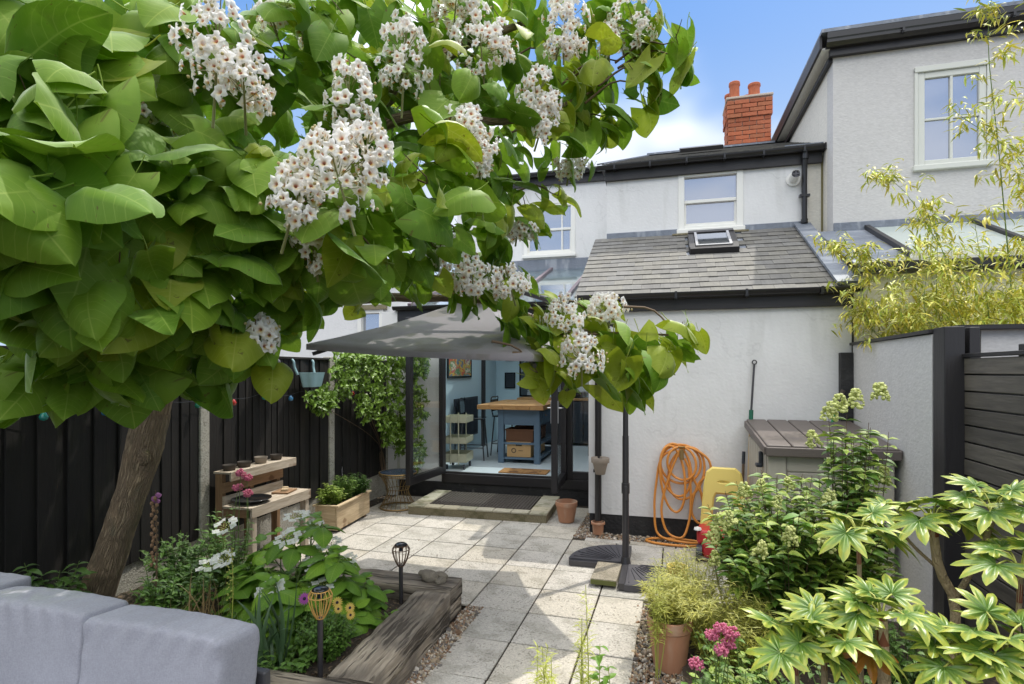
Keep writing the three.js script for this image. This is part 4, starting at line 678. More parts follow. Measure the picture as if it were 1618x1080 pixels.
// ------------------------------------------------------------------ pallet mud kitchen
{
  const t = thing('mud_kitchen', 'pallet wood mud kitchen bench with a raised shelf against the fence', 'play kitchen', [-3.66, 0.0, -4.3]);
  t.scale.set(0.92, 0.94, 0.9);
  const b = (n, g, m = M.pale) => obj(n, g, m, t);
  b('top_shelf', span(-0.12, 0.06, 0.915, 0.935, -0.62, 0.36, 0.004, 2)); b('shelf_edge', span(0.061, 0.079, 0.85, 0.937, -0.62, 0.36, 0.004, 2));
  b('back_slat', span(-0.02, 0.0, 0.74, 0.835, -0.5, 0.36, 0.004, 2), M.paleBrown); b('back_slat', span(-0.02, 0.0, 0.62, 0.71, -0.5, 0.36, 0.004, 2)); b('back_slat', span(-0.02, 0.0, 0.5, 0.59, -0.5, 0.36, 0.004, 2));
  for (const z of [-0.46, -0.05, 0.33]) b('upright', span(-0.1, -0.022, 0.05, 0.914, z - 0.02, z + 0.03, 0.004, 1), M.paleBrown);
  for (let i = 0; i < 3; i++) b('counter_board', span(0.015 + i * 0.104, 0.115 + i * 0.104, 0.612, 0.634, -0.5, 0.4, 0.004, 2));
  b('counter_edge', span(0.328, 0.345, 0.54, 0.636, -0.5, 0.4, 0.004, 2));
  for (const z of [-0.46, 0.34]) { b('leg', span(0.26, 0.326, 0.02, 0.62, z - 0.03, z + 0.03, 0.004, 1)); }
  b('side_board', span(0.0, 0.3, 0.53, 0.615, 0.35, 0.37, 0.004, 0), M.paleBrown);
  const bowl = (r, h) => lathe([[0, 0.004], [r * 0.8, 0], [r, h], [r * 0.93, h], [r * 0.75, 0.012], [0, 0.012]], 20);
  [[0.26, 0.058, 0.05, 'black bowl nearest the sofa end of the pallet shelf'], [0.06, 0.062, 0.05, 'black bowl second from the near end of the pallet shelf'], [-0.18, 0.06, 0.062, 'grey bowl third along the pallet shelf'], [-0.42, 0.058, 0.052, 'black bowl at the far end of the pallet shelf']].forEach(([z, r, h, l], i) => { const o = thing('bowl', l, 'bowl', [-3.685, 0.88, -4.3 + z * 0.9], 0, 'bowls on the pallet shelf'); obj('bowl_body', bowl(r, h), i === 2 ? M.greyPot : M.rubber, o); });
  const w = thing('black_pan', 'wide black pan sunk into the pallet counter', 'pan', [-3.5, 0.598, -4.12]); obj('pan_body', lathe([[0, 0.004], [0.1, 0.0], [0.15, 0.035], [0.165, 0.04], [0.165, 0.034], [0.15, 0.028], [0.1, 0.01], [0, 0.01]], 28), M.screen, w);
  const p = thing('wooden_tray', 'small pale tray of pieces on the pallet counter', 'tray', [-3.5, 0.598, -4.56]); obj('tray_body', bx(0.16, 0.015, 0.2, [0, 0.008, 0], [0, 0.2, 0], 0.004), M.paleBrown, p); obj('tray_piece', [bx(0.06, 0.02, 0.07, [0.02, 0.026, 0.02], [0, 0.5, 0], 0.004), cyl(0.03, 0.03, 0.02, [-0.03, 0.026, -0.05])], M.cedar, p);
}
// ------------------------------------------------------------------ wooden trough planter (herbs are added with the plants)
{
  const t = thing('wooden_trough', 'pale wooden trough planter full of herbs on the patio by the fence', 'planter', [-3.56, 0, -5.68], 0.08);
  const b = (g) => obj('board', g, M.cedar, t), L = 0.4, W = 0.13;
  b(span(W - 0.02, W, 0.03, 0.28, -L, L, 0.004, 2)); b(span(-W, -W + 0.02, 0.03, 0.28, -L, L, 0.004, 2)); b(span(-W + 0.022, W - 0.022, 0.03, 0.28, L - 0.022, L - 0.002, 0.004, 0)); b(span(-W + 0.022, W - 0.022, 0.03, 0.28, -L + 0.002, -L + 0.022, 0.004, 0));
  for (const s of [-1, 1]) obj('rim', span(s * W - 0.025, s * W + 0.02, 0.281, 0.3, -L - 0.015, L + 0.015, 0.004, 2), M.cedar, t);
  obj('rim', span(-W + 0.026, W - 0.026, 0.281, 0.299, L - 0.03, L + 0.012, 0.004, 0), M.cedar, t);
  for (const z of [-0.3, 0.3]) obj('foot', span(-W + 0.01, W - 0.01, 0, 0.03, z - 0.03, z + 0.03), M.twig, t);
  obj('compost', span(-W + 0.02, W - 0.02, 0.2, 0.24, -L + 0.02, L - 0.02), M.soil, t);
}
// ------------------------------------------------------------------ wire stool with mosaic top
{
  const t = thing('wire_stool', 'round brass wire garden stool with dark mosaic top by the doors', 'stool', [-3.3, 0, -6.52]);
  obj('stool_top', lathe([[0, 0.462], [0.225, 0.46], [0.235, 0.45], [0, 0.44]], 32), std('dark mosaic', [0.035, 0.055, 0.085], 0.25, { bumpMap: T.renderBump, bumpScale: 0.01 }), t);
  for (const [r, y, k] of [[0.238, 0.45, 0.01], [0.235, 0.42, 0.006], [0.13, 0.24, 0.004], [0.225, 0.012, 0.01]]) { const g = norm(new THREE.TorusGeometry(r, k, 6, 32)); g.rotateX(Math.PI / 2); g.translate(0, y, 0); obj('ring', g, M.gold, t); }
  for (let i = 0; i < 22; i++) { const a = i / 22 * Math.PI * 2; obj('wire', tube([[0.235 * Math.cos(a), 0.44, 0.235 * Math.sin(a)], [0.16 * Math.cos(a + 0.1), 0.3, 0.16 * Math.sin(a + 0.1)], [0.13 * Math.cos(a + 0.2), 0.22, 0.13 * Math.sin(a + 0.2)], [0.225 * Math.cos(a + 0.4), 0.012, 0.225 * Math.sin(a + 0.4)]], 0.0035, 4, 8), M.gold, t); }
}
// ------------------------------------------------------------------ saddle planters hanging on the fence
function saddle(label, p, mat) {
  const t = thing('fence_planter', label, 'hanging planter', p, 0, 'planters hooked over the fence');
  const sh = (k) => { const s = new THREE.Shape(); const n = 48; for (let i = 0; i <= n; i++) { const a = i / n * Math.PI * 2; const ex = 0.2 * k, r = 1 + 0.07 * Math.cos(a * 6); const x = ex * Math.cos(a) * r, y = 0.085 * k * Math.sin(a) * r; i ? s.lineTo(x, y) : s.moveTo(x, y); } return s; };
  const pos = [], N = 48, P = (i, y, k) => { const a = i / N * Math.PI * 2, r = 1 + 0.09 * Math.cos(a * 6); return [0.085 * k * Math.sin(a) * r + 0.1, y, 0.2 * k * Math.cos(a) * r]; };
  const rows = [[-0.15, 0.72], [-0.14, 0.74], [-0.01, 0.97], [0, 1], [0.006, 1], [0.006, 0.94], [-0.05, 0.88]];
  for (let r = 0; r < rows.length - 1; r++) for (let i = 0; i < N; i++) { const a = P(i, ...rows[r]), b = P(i + 1, ...rows[r]), c = P(i + 1, ...rows[r + 1]), d = P(i, ...rows[r + 1]); pos.push(...a, ...b, ...c, ...a, ...c, ...d); }
  for (let i = 0; i < N; i++) pos.push(...P(i, -0.15, 0.72), ...P(i + 1, -0.15, 0.72), 0.1, -0.15, 0, ...P(i, -0.06, 0.9), ...P(i + 1, -0.06, 0.9), 0.1, -0.055, 0);
  const g = new THREE.BufferGeometry(); g.setAttribute('position', new THREE.Float32BufferAttribute(pos, 3)); g.computeVertexNormals(); obj('trough', g, mat, t); void sh;
  for (const z of [-0.15, 0.15]) obj('hook', tube([[0.03, -0.02, z], [0.0, 0.06, z * 1.1], [-0.01, 0.13, z * 1.15], [-0.05, 0.15, z * 1.15], [-0.09, 0.12, z * 1.15]], 0.014, 6, 16), mat, t);
  return t;
}
saddle('blue green hanging planter hooked over the black fence', [-3.78, 1.73, -5.25], M.teal);
saddle('dark grey hanging planter hooked over the fence left of the blue one', [-3.78, 1.72, -4.68], M.greyPlastic);
// ------------------------------------------------------------------ sofa
R = rng(71);
function cushion(w, h, d, puff, s) {
  const g0 = norm(new THREE.BoxGeometry(w, h, d, 80, 44, 12)), p = g0.attributes.position, uv0 = boxUV(g0); void uv0; const q = uv0.attributes.position; void p;
  for (let i = 0; i < q.count; i++) {
    let x = q.getX(i) / (w / 2), y = q.getY(i) / (h / 2), z = q.getZ(i) / (d / 2); const r = 0.026;
    const ex = w / 2 - r, ey = h / 2 - r, ez = d / 2 - r * 0.9; const X = x * w / 2, Y = y * h / 2, Z = z * d / 2, cx = clamp(X, -ex, ex), cy = clamp(Y, -ey, ey), cz = clamp(Z, -ez, ez);
    const dv = V(X - cx, Y - cy, Z - cz); if (dv.length() > 0) dv.setLength(Math.min(dv.length(), r)); let nx = cx + dv.x, ny = cy + dv.y, nz = cz + dv.z;
    nz += Math.sign(z) * puff * (1 - x * x) * (1 - y * y * 0.8) * Math.abs(z); ny += 0.012 * (1 - x * x) * y;
    const f = (Math.sin(X * 62 + 6 * Math.sin(Y * 7 + s) + 5 * fbm3(X * 3, Y * 2, s, 2, 3)) * 0.005 * sstep(0.3, 1, y) + Math.sin(Y * 55 + 5 * Math.sin(X * 5 + s)) * 0.0022 * sstep(0.7, 1, Math.abs(x))) * (0.4 + fbm3(X * 5 + 7, Y * 5, s, 2, 6)) + 0.009 * (fbm3(X * 4 + s, Y * 3, Z * 3, 3, 5) - 0.5);
    q.setXYZ(i, nx, ny + f * 0.6, nz + f);
  }
  return smooth(uv0);
}
{
  const t = thing('corner_sofa', 'grey fabric outdoor corner sofa with plump back cushions, beside the planting bed', 'sofa', [-2.22, -0.07, -1.75]);
  const c = (n, g, p, r = [0, 0, 0]) => place(obj(n, g, M.sofa, t), p, r);
  c('back_cushion', cushion(0.655, 0.44, 0.2, 0.014, 1), [0.385, 0.635, 0.04], [-0.1, 0, -0.012]);
  c('back_cushion', cushion(0.655, 0.45, 0.2, 0.014, 4), [-0.266, 0.645, 0.035], [-0.1, 0, 0.006]);
  c('back_cushion', cushion(0.66, 0.46, 0.2, 0.014, 7), [-0.92, 0.655, 0.0], [-0.1, 0.15, 0]);
  c('seat_cushion', cushion(0.64, 0.15, 0.66, 0.01, 2), [0.385, 0.37, 0.45]);
  c('seat_cushion', cushion(0.64, 0.15, 0.66, 0.01, 3), [-0.26, 0.37, 0.45]);
  c('seat_cushion', cushion(0.7, 0.15, 0.7, 0.01, 8), [-0.94, 0.37, 0.45]);
  c('arm_cushion', cushion(0.2, 0.3, 0.7, 0.02, 9), [-0.66, 0.53, 0.72]);
  obj('frame', [bx(2.05, 0.25, 0.85, [-0.3, 0.17, 0.37], [0, 0, 0], 0.02), bx(2.05, 0.5, 0.04, [-0.3, 0.4, -0.1], [0, 0, 0], 0.01)], M.sofaFrame, t);
}

// ------------------------------------------------------------------ inside the kitchen
R = rng(81);
{
  const t = thing('kitchen_island', 'slate blue kitchen island with thick oak top inside the open doors', 'kitchen island', [-2.16, 0.33, -9.0]);
  const b = (n, g, m = M.island) => obj(n, g, m, t), x0 = -0.33, x1 = 0.33, z0 = -0.72, z1 = 0.72;
  for (let i = 0; i < 5; i++) b('top_plank', span(-0.64 + i * 0.21, -0.434 + i * 0.21, 0.83, 0.9, z0 - 0.1, z1 + 0.1, 0.004, 2), M.oak);
  for (const x of [x0, x1 - 0.09]) for (const z of [z0, z1 - 0.09]) b('leg', span(x, x + 0.09, 0, 0.828, z, z + 0.09, 0.004));
  b('apron', [span(x0 + 0.092, x1 - 0.092, 0.59, 0.827, z1 - 0.05, z1 - 0.012), span(x1 - 0.05, x1 - 0.012, 0.59, 0.827, z0 + 0.092, z1 - 0.092), span(x0 + 0.012, x0 + 0.05, 0.59, 0.827, z0 + 0.092, z1 - 0.092)]);
  for (const z of [-0.3, 0.3]) { const d = b('drawer', span(x1 - 0.012, x1 + 0.004, 0.62, 0.79, z - 0.27, z + 0.27, 0.004)); obj('knob', lathe([[0.018, 0], [0.02, 0.012], [0.008, 0.016], [0.007, 0.03]], 12), M.oak, d).position.set(x1, 0.71, z); }
  b('shelf', [span(x0 + 0.01, x1 - 0.01, 0.29, 0.32, z0 + 0.02, z1 - 0.02)]); b('shelf', [span(x0 + 0.01, x1 - 0.01, 0.06, 0.09, z0 + 0.02, z1 - 0.02)]);
  const bk = (l, p, s = [0.44, 0.19, 0.34]) => { const k = thing('wicker_basket', l, 'basket', p); obj('basket_body', [bx(s[0], s[1], s[2], [0, s[1] / 2, 0], [0, 0, 0], 0.012)], M.wicker, k); obj('basket_rim', [bx(s[0] + 0.02, 0.02, 0.02, [0, s[1], s[2] / 2]), bx(s[0] + 0.02, 0.02, 0.02, [0, s[1], -s[2] / 2]), bx(0.02, 0.021, s[2], [s[0] / 2, s[1], 0]), bx(0.02, 0.021, s[2], [-s[0] / 2, s[1], 0])], M.wicker, k); };
  bk('brown wicker basket on the island shelf facing the garden', [-2.16, 0.652, -8.5]); bk('brown wicker basket further back on the island shelf', [-2.14, 0.652, -9.0]);
  const cb = (l, p) => { const k = thing('cardboard_box', l, 'box', p); obj('box_body', bx(0.38, 0.24, 0.3, [0, 0.12, 0], [0, 0, 0], 0.005), M.card, k); obj('hand_hole', bx(0.1, 0.035, 0.006, [0, 0.19, 0.15], [0, 0, 0], 0.002), M.screen, k); const g = norm(new THREE.RingGeometry(0.024, 0.04, 20)); g.translate(-0.08, 0.1, 0.1535); obj('printed_ring', g, M.twig, k); obj('printed_line', bx(0.07, 0.01, 0.002, [0.03, 0.1, 0.152]), M.twig, k); };
  cb('cardboard box with a dark ring mark on the lowest island shelf', [-2.17, 0.422, -8.48]); cb('plain cardboard box behind the ring marked one under the island', [-2.12, 0.422, -9.0]);
}
function barStool(label, p, turn) {
  const t = thing('bar_stool', label, 'bar stool', p, turn, 'black bar stools at the island');
  obj('seat', bx(0.36, 0.025, 0.36, [0, 0.66, 0], [0, 0, 0], 0.01), M.screen, t);
  for (const [x, z] of [[-1, -1], [1, -1], [-1, 1], [1, 1]]) obj('leg', rod([x * 0.15, 0.65, z * 0.15], [x * 0.2, 0, z * 0.2], 0.011), M.graphite, t);
  for (const [a, b] of [[[-0.185, 0.2, -0.185], [0.185, 0.2, -0.185]], [[-0.185, 0.2, 0.185], [0.185, 0.2, 0.185]], [[-0.185, 0.22, -0.185], [-0.185, 0.22, 0.185]], [[0.185, 0.22, -0.185], [0.185, 0.22, 0.185]]]) obj('stretcher', rod(a, b, 0.008), M.graphite, t);
  obj('backrest', [tube([[-0.17, 0.66, -0.16], [-0.2, 0.85, -0.19], [-0.19, 0.97, -0.19], [-0.17, 0.98, 0], [-0.19, 0.97, 0.19], [-0.2, 0.85, 0.19], [-0.17, 0.66, 0.16]], 0.01, 6, 30), bx(0.012, 0.2, 0.34, [-0.195, 0.84, 0], [0, 0, 0.08], 0.005)], M.screen, t);
}
barStool('black metal bar stool standing clear of the island beside the trolley', [-2.98, 0.33, -8.55], 0.15);
barStool('black bar stool tucked under the overhang of the oak top', [-2.62, 0.33, -9.15], 0.0);
{
  const t = thing('kitchen_trolley', 'sage three tier kitchen trolley on castors just inside the doors', 'trolley', [-2.93, 0.33, -7.72], 0.1);
  const tray = (y, h = 0.085) => { obj('tray', [bx(0.34, 0.012, 0.42, [0, y, 0], [0, 0, 0], 0.004), bx(0.34, h, 0.008, [0, y + h / 2, 0.21]), bx(0.34, h, 0.008, [0, y + h / 2, -0.21]), bx(0.008, h, 0.42, [0.17, y + h / 2, 0]), bx(0.008, h, 0.42, [-0.17, y + h / 2, 0])], M.sageMetal, t); };
  tray(0.68); tray(0.38); tray(0.11, 0.12);
  for (const x of [-0.06, 0.06]) obj('upright', [rod([x, 0.08, 0.22], [x, 0.79, 0.22], 0.01), rod([x, 0.08, -0.22], [x, 0.79, -0.22], 0.01)], M.sageMetal, t);
  for (const x of [-0.13, 0.13]) for (const z of [-0.17, 0.17]) obj('castor', cyl(0.035, 0.035, 0.025, [x, 0.036, z], 14, [0, 0, Math.PI / 2]), M.darkPlastic, t);
}
{
  const t = thing('radiator', 'anthracite panel radiator on the pale blue kitchen wall', 'radiator', [-3.34, 0.62, -9.0]);
  obj('panel', bx(0.03, 0.68, 1.15, [0.07, 0.34, 0], [0, 0, 0], 0.01), M.radiator, t);
  for (let i = 0; i < 16; i++) obj('fin', bx(0.008, 0.6, 0.035, [0.088, 0.34, -0.52 + i * 0.07], [0, 0, 0], 0.003), M.radiator, t);
  obj('valve_pipe', [rod([0.07, 0.05, 0.54], [0.07, -0.28, 0.54], 0.01)], M.radiator, t);
}
{
  const t = thing('framed_painting', 'colourful abstract painting in a thin dark frame on the kitchen wall', 'painting', [-3.335, 1.94, -8.86]);
  for (const [a, b, c, d] of [[0, 0.29, 1.12, 0.03], [0, -0.29, 1.12, 0.03]]) obj('frame', bx(0.03, d, c, [0, b, a], [0, 0, 0], 0.004), M.screen, t);
  for (const z of [-0.545, 0.545]) obj('frame', bx(0.03, 0.56, 0.03, [0, 0, z], [0, 0, 0], 0.004), M.screen, t);
  const print = ctex(256, (u, v) => { const a = fbm(u, v, 5, 5, 4, 3), b = fbm(u, v, 6, 6, 4, 44), c = fbm(u, v, 4, 4, 3, 88); const pal = [[0.08, 0.18, 0.32], [0.55, 0.4, 0.06], [0.5, 0.1, 0.06], [0.1, 0.25, 0.1], [0.6, 0.55, 0.45], [0.35, 0.12, 0.25]]; const i = Math.floor(clamp(a * 1.6 - 0.3, 0, 0.999) * 6), j = Math.floor(clamp(b * 1.6 - 0.3, 0, 0.999) * 6); return mix3(pal[i], pal[j], c > 0.52 ? 0.8 : 0.15); });
  const g = norm(new THREE.PlaneGeometry(1.06, 0.54)); g.rotateY(Math.PI / 2); g.translate(0.006, 0, 0); obj('canvas', g, std('abstract print', null, 0.6, { map: print }), t);
  const fr = (l, p, w, h) => { const k = thing('picture_frame', l, 'picture frame', p); obj('frame', [bx(w, 0.025, 0.02, [0, h / 2, 0]), bx(w, 0.025, 0.02, [0, -h / 2, 0]), bx(0.025, h + 0.025, 0.021, [w / 2, 0, 0]), bx(0.025, h + 0.025, 0.021, [-w / 2, 0, 0])], M.screen, k); obj('picture', bx(w - 0.03, h - 0.03, 0.008), M.radiator, k); obj('motif', lathe([[0, 0.004], [w * 0.14, 0.003], [w * 0.16, 0]], 12, [0, 0, 0]), M.sageFrame, k).rotation.x = Math.PI / 2; };
  fr('small dark framed picture on the far kitchen wall, above the stool', [-3.06, 1.56, -11.035], 0.2, 0.3); fr('little dark frame higher up, partly hidden by the parasol', [-3.08, 2.05, -11.035], 0.13, 0.16);
}
{
  const t = thing('kitchen_counter', 'dark kitchen counter with wooden worktop along the far wall', 'kitchen counter', [-1.8, 0.33, -10.78]);
  for (let i = 0; i < 3; i++) obj('cupboard_door', bx(0.6, 0.8, 0.5, [-0.6 + i * 0.61, 0.45, 0], [0, 0, 0], 0.006), M.radiator, t);
  obj('worktop', bx(1.95, 0.04, 0.56, [0, 0.88, 0], [0, 0, 0], 0.005, 0), M.oak, t);
  const o = (n, l, c, p, f) => { const k = thing(n, l, c, p); f(k); };
  o('cooker', 'black cooker with steel trim on the far kitchen counter', 'cooker', [-1.75, 1.231, -10.8], (k) => { obj('oven_body', bx(0.5, 0.12, 0.4, [0, 0.06, 0], [0, 0, 0], 0.01), M.screen, k); obj('trim', bx(0.46, 0.03, 0.02, [0, 0.13, 0.2], [0, 0, 0], 0.005), M.silver, k); });
  o('bottle', 'dark glass bottle on the far kitchen counter', 'bottle', [-2.26, 1.231, -10.7], (k) => obj('bottle_body', lathe([[0, 0], [0.04, 0], [0.04, 0.16], [0.014, 0.21], [0.014, 0.27], [0, 0.27]], 16), M.screen, k));
  o('storage_jar', 'pale label jar beside the dark bottle on the counter', 'jar', [-2.38, 1.231, -10.66], (k) => { obj('jar_body', lathe([[0, 0], [0.055, 0], [0.058, 0.12], [0.045, 0.14], [0, 0.14]], 16), M.sageMetal, k); obj('jar_lid', lathe([[0, 0.165], [0.046, 0.163], [0.047, 0.141]], 16), M.screen, k); });
  o('splashback', 'white splashback panel behind the cooker', 'panel', [-1.62, 1.78, -11.03], (k) => { obj('panel_board', bx(0.8, 0.9, 0.012), M.ceiling, k); obj('panel_edge', bx(0.8, 0.02, 0.016, [0, -0.46, 0]), M.silver, k); });
  o('chalkboard', 'tall dark framed board with a green and grey print by the counter', 'board', [-2.62, 1.75, -11.02], (k) => { obj('frame', [bx(0.46, 0.03, 0.03, [0, 0.5, 0]), bx(0.46, 0.03, 0.03, [0, -0.5, 0]), bx(0.03, 1, 0.03, [0.22, 0, 0]), bx(0.03, 1, 0.03, [-0.22, 0, 0])], M.screen, k); const pr = ctex(128, (u, v) => { const a = fbm(u, v, 6, 6, 4, 5); return a > 0.56 ? [0.1, 0.2, 0.06] : a < 0.4 ? [0.3, 0.35, 0.4] : [0.04, 0.06, 0.08]; }); obj('board_face', bx(0.42, 0.97, 0.01), std('board print', null, 0.4, { map: pr }), k); });
}
{
  const t = thing('doormat', 'brown patterned coir doormat inside the kitchen doors', 'door mat', [-1.9, 0.332, -7.62], 0.02); obj('mat_pile', bx(0.68, 0.016, 0.34, [0, 0.008, 0], [0, 0, 0], 0.004), M.doormat, t);
}
{ // dark furniture glimpsed through the fixed pane on the right
  const t = thing('tall_cupboard', 'dark cupboard glimpsed through the narrow fixed door pane', 'cupboard', [-0.98, 0.33, -9.6]); obj('carcass', bx(0.5, 1.3, 0.6, [0, 0.65, 0], [0, 0, 0], 0.01), M.radiator, t); obj('door', bx(0.44, 1.2, 0.02, [0, 0.65, 0.31], [0, 0, 0], 0.005), M.lid, t);
}

// ------------------------------------------------------------------ leaf and flower shapes
R = rng(101);
function heart({ fold = 0.2, droop = 0.7, wave = 0.03, lobe = 0.2, nv = 9, nu = 6, width = 1, stalk = 0.4, seed = 1, pow = 0.6 }) {
  const pos = [], uv = [], at = (t, s) => {
    const w = 0.5 * width * Math.pow(Math.sin(Math.PI * Math.pow(0.085 + 0.91 * t, pow)), 0.85);
    const y0 = t - lobe * Math.abs(s) ** 1.3 * Math.pow(1 - t, 3), x0 = s * w, k = droop;
    let y = Math.sin(k * y0) / k, z = -(1 - Math.cos(k * y0)) / k;
    const a = Math.abs(s); z += a * w * fold * 1.2 - a * a * w * fold * 1.9 + wave * Math.sin(t * 8 + seed + (s > 0 ? 1.7 : 0)) * a * a;
    z += 0.03 * (fbm3(x0 * 5 + seed * 3, y * 5, 2, 2, 3) - 0.5);
    return [[x0 * (1 - 0.12 * fold), y, z], [clamp(0.5 + x0 * 0.98), clamp(y0, 0.004, 0.996)]];
  };
  for (let j = 0; j < nv; j++) for (let i = 0; i < nu; i++) { const s0 = -1 + 2 * i / nu, s1 = -1 + 2 * (i + 1) / nu, t0 = j / nv, t1 = (j + 1) / nv; for (const [t, s] of [[t0, s0], [t0, s1], [t1, s1], [t0, s0], [t1, s1], [t1, s0]]) { const [p, q] = at(t, s); pos.push(...p); uv.push(...q); } }
  const g = new THREE.BufferGeometry(); g.setAttribute('position', new THREE.Float32BufferAttribute(pos, 3)); g.setAttribute('uv', new THREE.Float32BufferAttribute(uv, 2)); g.computeVertexNormals();
  const blade = smooth(g); if (!stalk) return blade;
  const st = tube([[0, 0.0, 0], [0, -stalk * 0.5, 0.05], [0, -stalk, 0.16]], 0.011, 4, 4); for (let i = 0; i < st.attributes.uv.count; i++) st.attributes.uv.setXY(i, 0.5, 0.3);
  return merge([blade, st]);
}
// simple leaf: two halves folded on the midrib, vertex colours
function simpleLeaf({ w = 0.3, fold = 0.3, droop = 0.5, base = [0.06, 0.15, 0.03], edge, tip, nv = 4, curl = 0 }) {
  const pos = [], col = [], e = edge ?? base, tp = tip ?? base;
  const at = (t, s) => { const ww = w * Math.pow(Math.sin(Math.PI * Math.pow(clamp(0.02 + 0.97 * t), 0.75)), 0.9), k = droop; return [s * ww, Math.sin(k * t) / k, -(1 - Math.cos(k * t)) / k + Math.abs(s) * ww * fold + curl * s * t]; };
  for (let j = 0; j < nv; j++) for (const s of [-1, 0]) { const t0 = j / nv, t1 = (j + 1) / nv; for (const [t, q] of [[t0, s], [t0, s + 1], [t1, s + 1], [t0, s], [t1, s + 1], [t1, s]]) { pos.push(...at(t, q)); col.push(...mix3(mix3(base, e, Math.abs(q)), tp, t * t)); } }
  const g = new THREE.BufferGeometry(); g.setAttribute('position', new THREE.Float32BufferAttribute(pos, 3)); g.setAttribute('color', new THREE.Float32BufferAttribute(col, 3)); g.computeVertexNormals(); return smoothC(norm(g));
}
function smoothC(g) { const c = g.attributes.color; const q = smooth(g); q.setAttribute('color', c); return q; }
function ringsFlower(rings, n) {                          // rings: [radius fn, z, colour fn]
  const pos = [], col = [];
  for (let r = 0; r < rings.length - 1; r++) for (let i = 0; i < n; i++) { const P = (k, j) => { const a = j / n * Math.PI * 2, [f, z, c] = rings[k], q = typeof f === 'number' ? f : f(a); pos.push(q * Math.cos(a), q * Math.sin(a), typeof z === 'number' ? z : z(a)); col.push(...(Array.isArray(c) ? c : c(a))); }; P(r, i); P(r + 1, i); P(r + 1, i + 1); P(r, i); P(r + 1, i + 1); P(r, i + 1); }
  const g = new THREE.BufferGeometry(); g.setAttribute('position', new THREE.Float32BufferAttribute(pos, 3)); g.setAttribute('color', new THREE.Float32BufferAttribute(col, 3)); g.computeVertexNormals(); return smoothC(norm(g));
}
const trumpet = (s) => ringsFlower([[0.001, -0.016, [0.25, 0.08, 0.05]], [0.0042, -0.009, (a) => (Math.sin(a) < -0.2 ? [0.66, 0.36, 0.06] : [0.55, 0.24, 0.16])], [0.0078, -0.003, (a) => (Math.sin(a) < -0.2 ? [0.8, 0.68, 0.42] : [0.86, 0.78, 0.68])], [(a) => 0.0165 + 0.002 * Math.cos(5 * a + s), 0.002, [0.92, 0.905, 0.85]], [(a) => 0.0235 + 0.0055 * Math.cos(5 * a + s) + 0.0012 * Math.sin(17 * a + s), (a) => -0.003 + 0.005 * Math.sin(13 * a + s), [0.94, 0.93, 0.88]]], 20);
const eye = () => camera.position;
// leaves: the largest in view become meshes of their own, the rest one mass per material
function leafMass(parent, name, list, { geos, mats, single = 0, mass }) {
  list.forEach((l) => { const p = V().setFromMatrixPosition(l.m), d = p.clone().applyMatrix4(parent.matrixWorld).sub(eye()); l.d = d.length() / l.s + (Math.abs(Math.atan2(-d.x, -d.z) - 0.267) > 0.8 || d.z > -0.3 ? 100 : 0); });
  list.sort((a, b) => a.d - b.d);
  list.slice(0, single).forEach((l) => setM(obj(name, geos[l.g], mats[l.k], parent), l.m));
  const rest = list.slice(single), by = {};
  rest.forEach((l) => ((by[l.g + '_' + l.k] ??= []).push(l)));
  for (const key of Object.keys(by)) { const [g, k] = key.split('_'); scatter(mass, geos[g], mats[k], by[key].map((l) => l.m), by[key][0].c ? by[key].map((l) => l.c) : null, parent); }
}
const inBall = () => { for (;;) { const v = V(rr(-1, 1), rr(-1, 1), rr(-1, 1)); if (v.lengthSq() <= 1) return v; } };
const onBall = () => inBall().normalize();

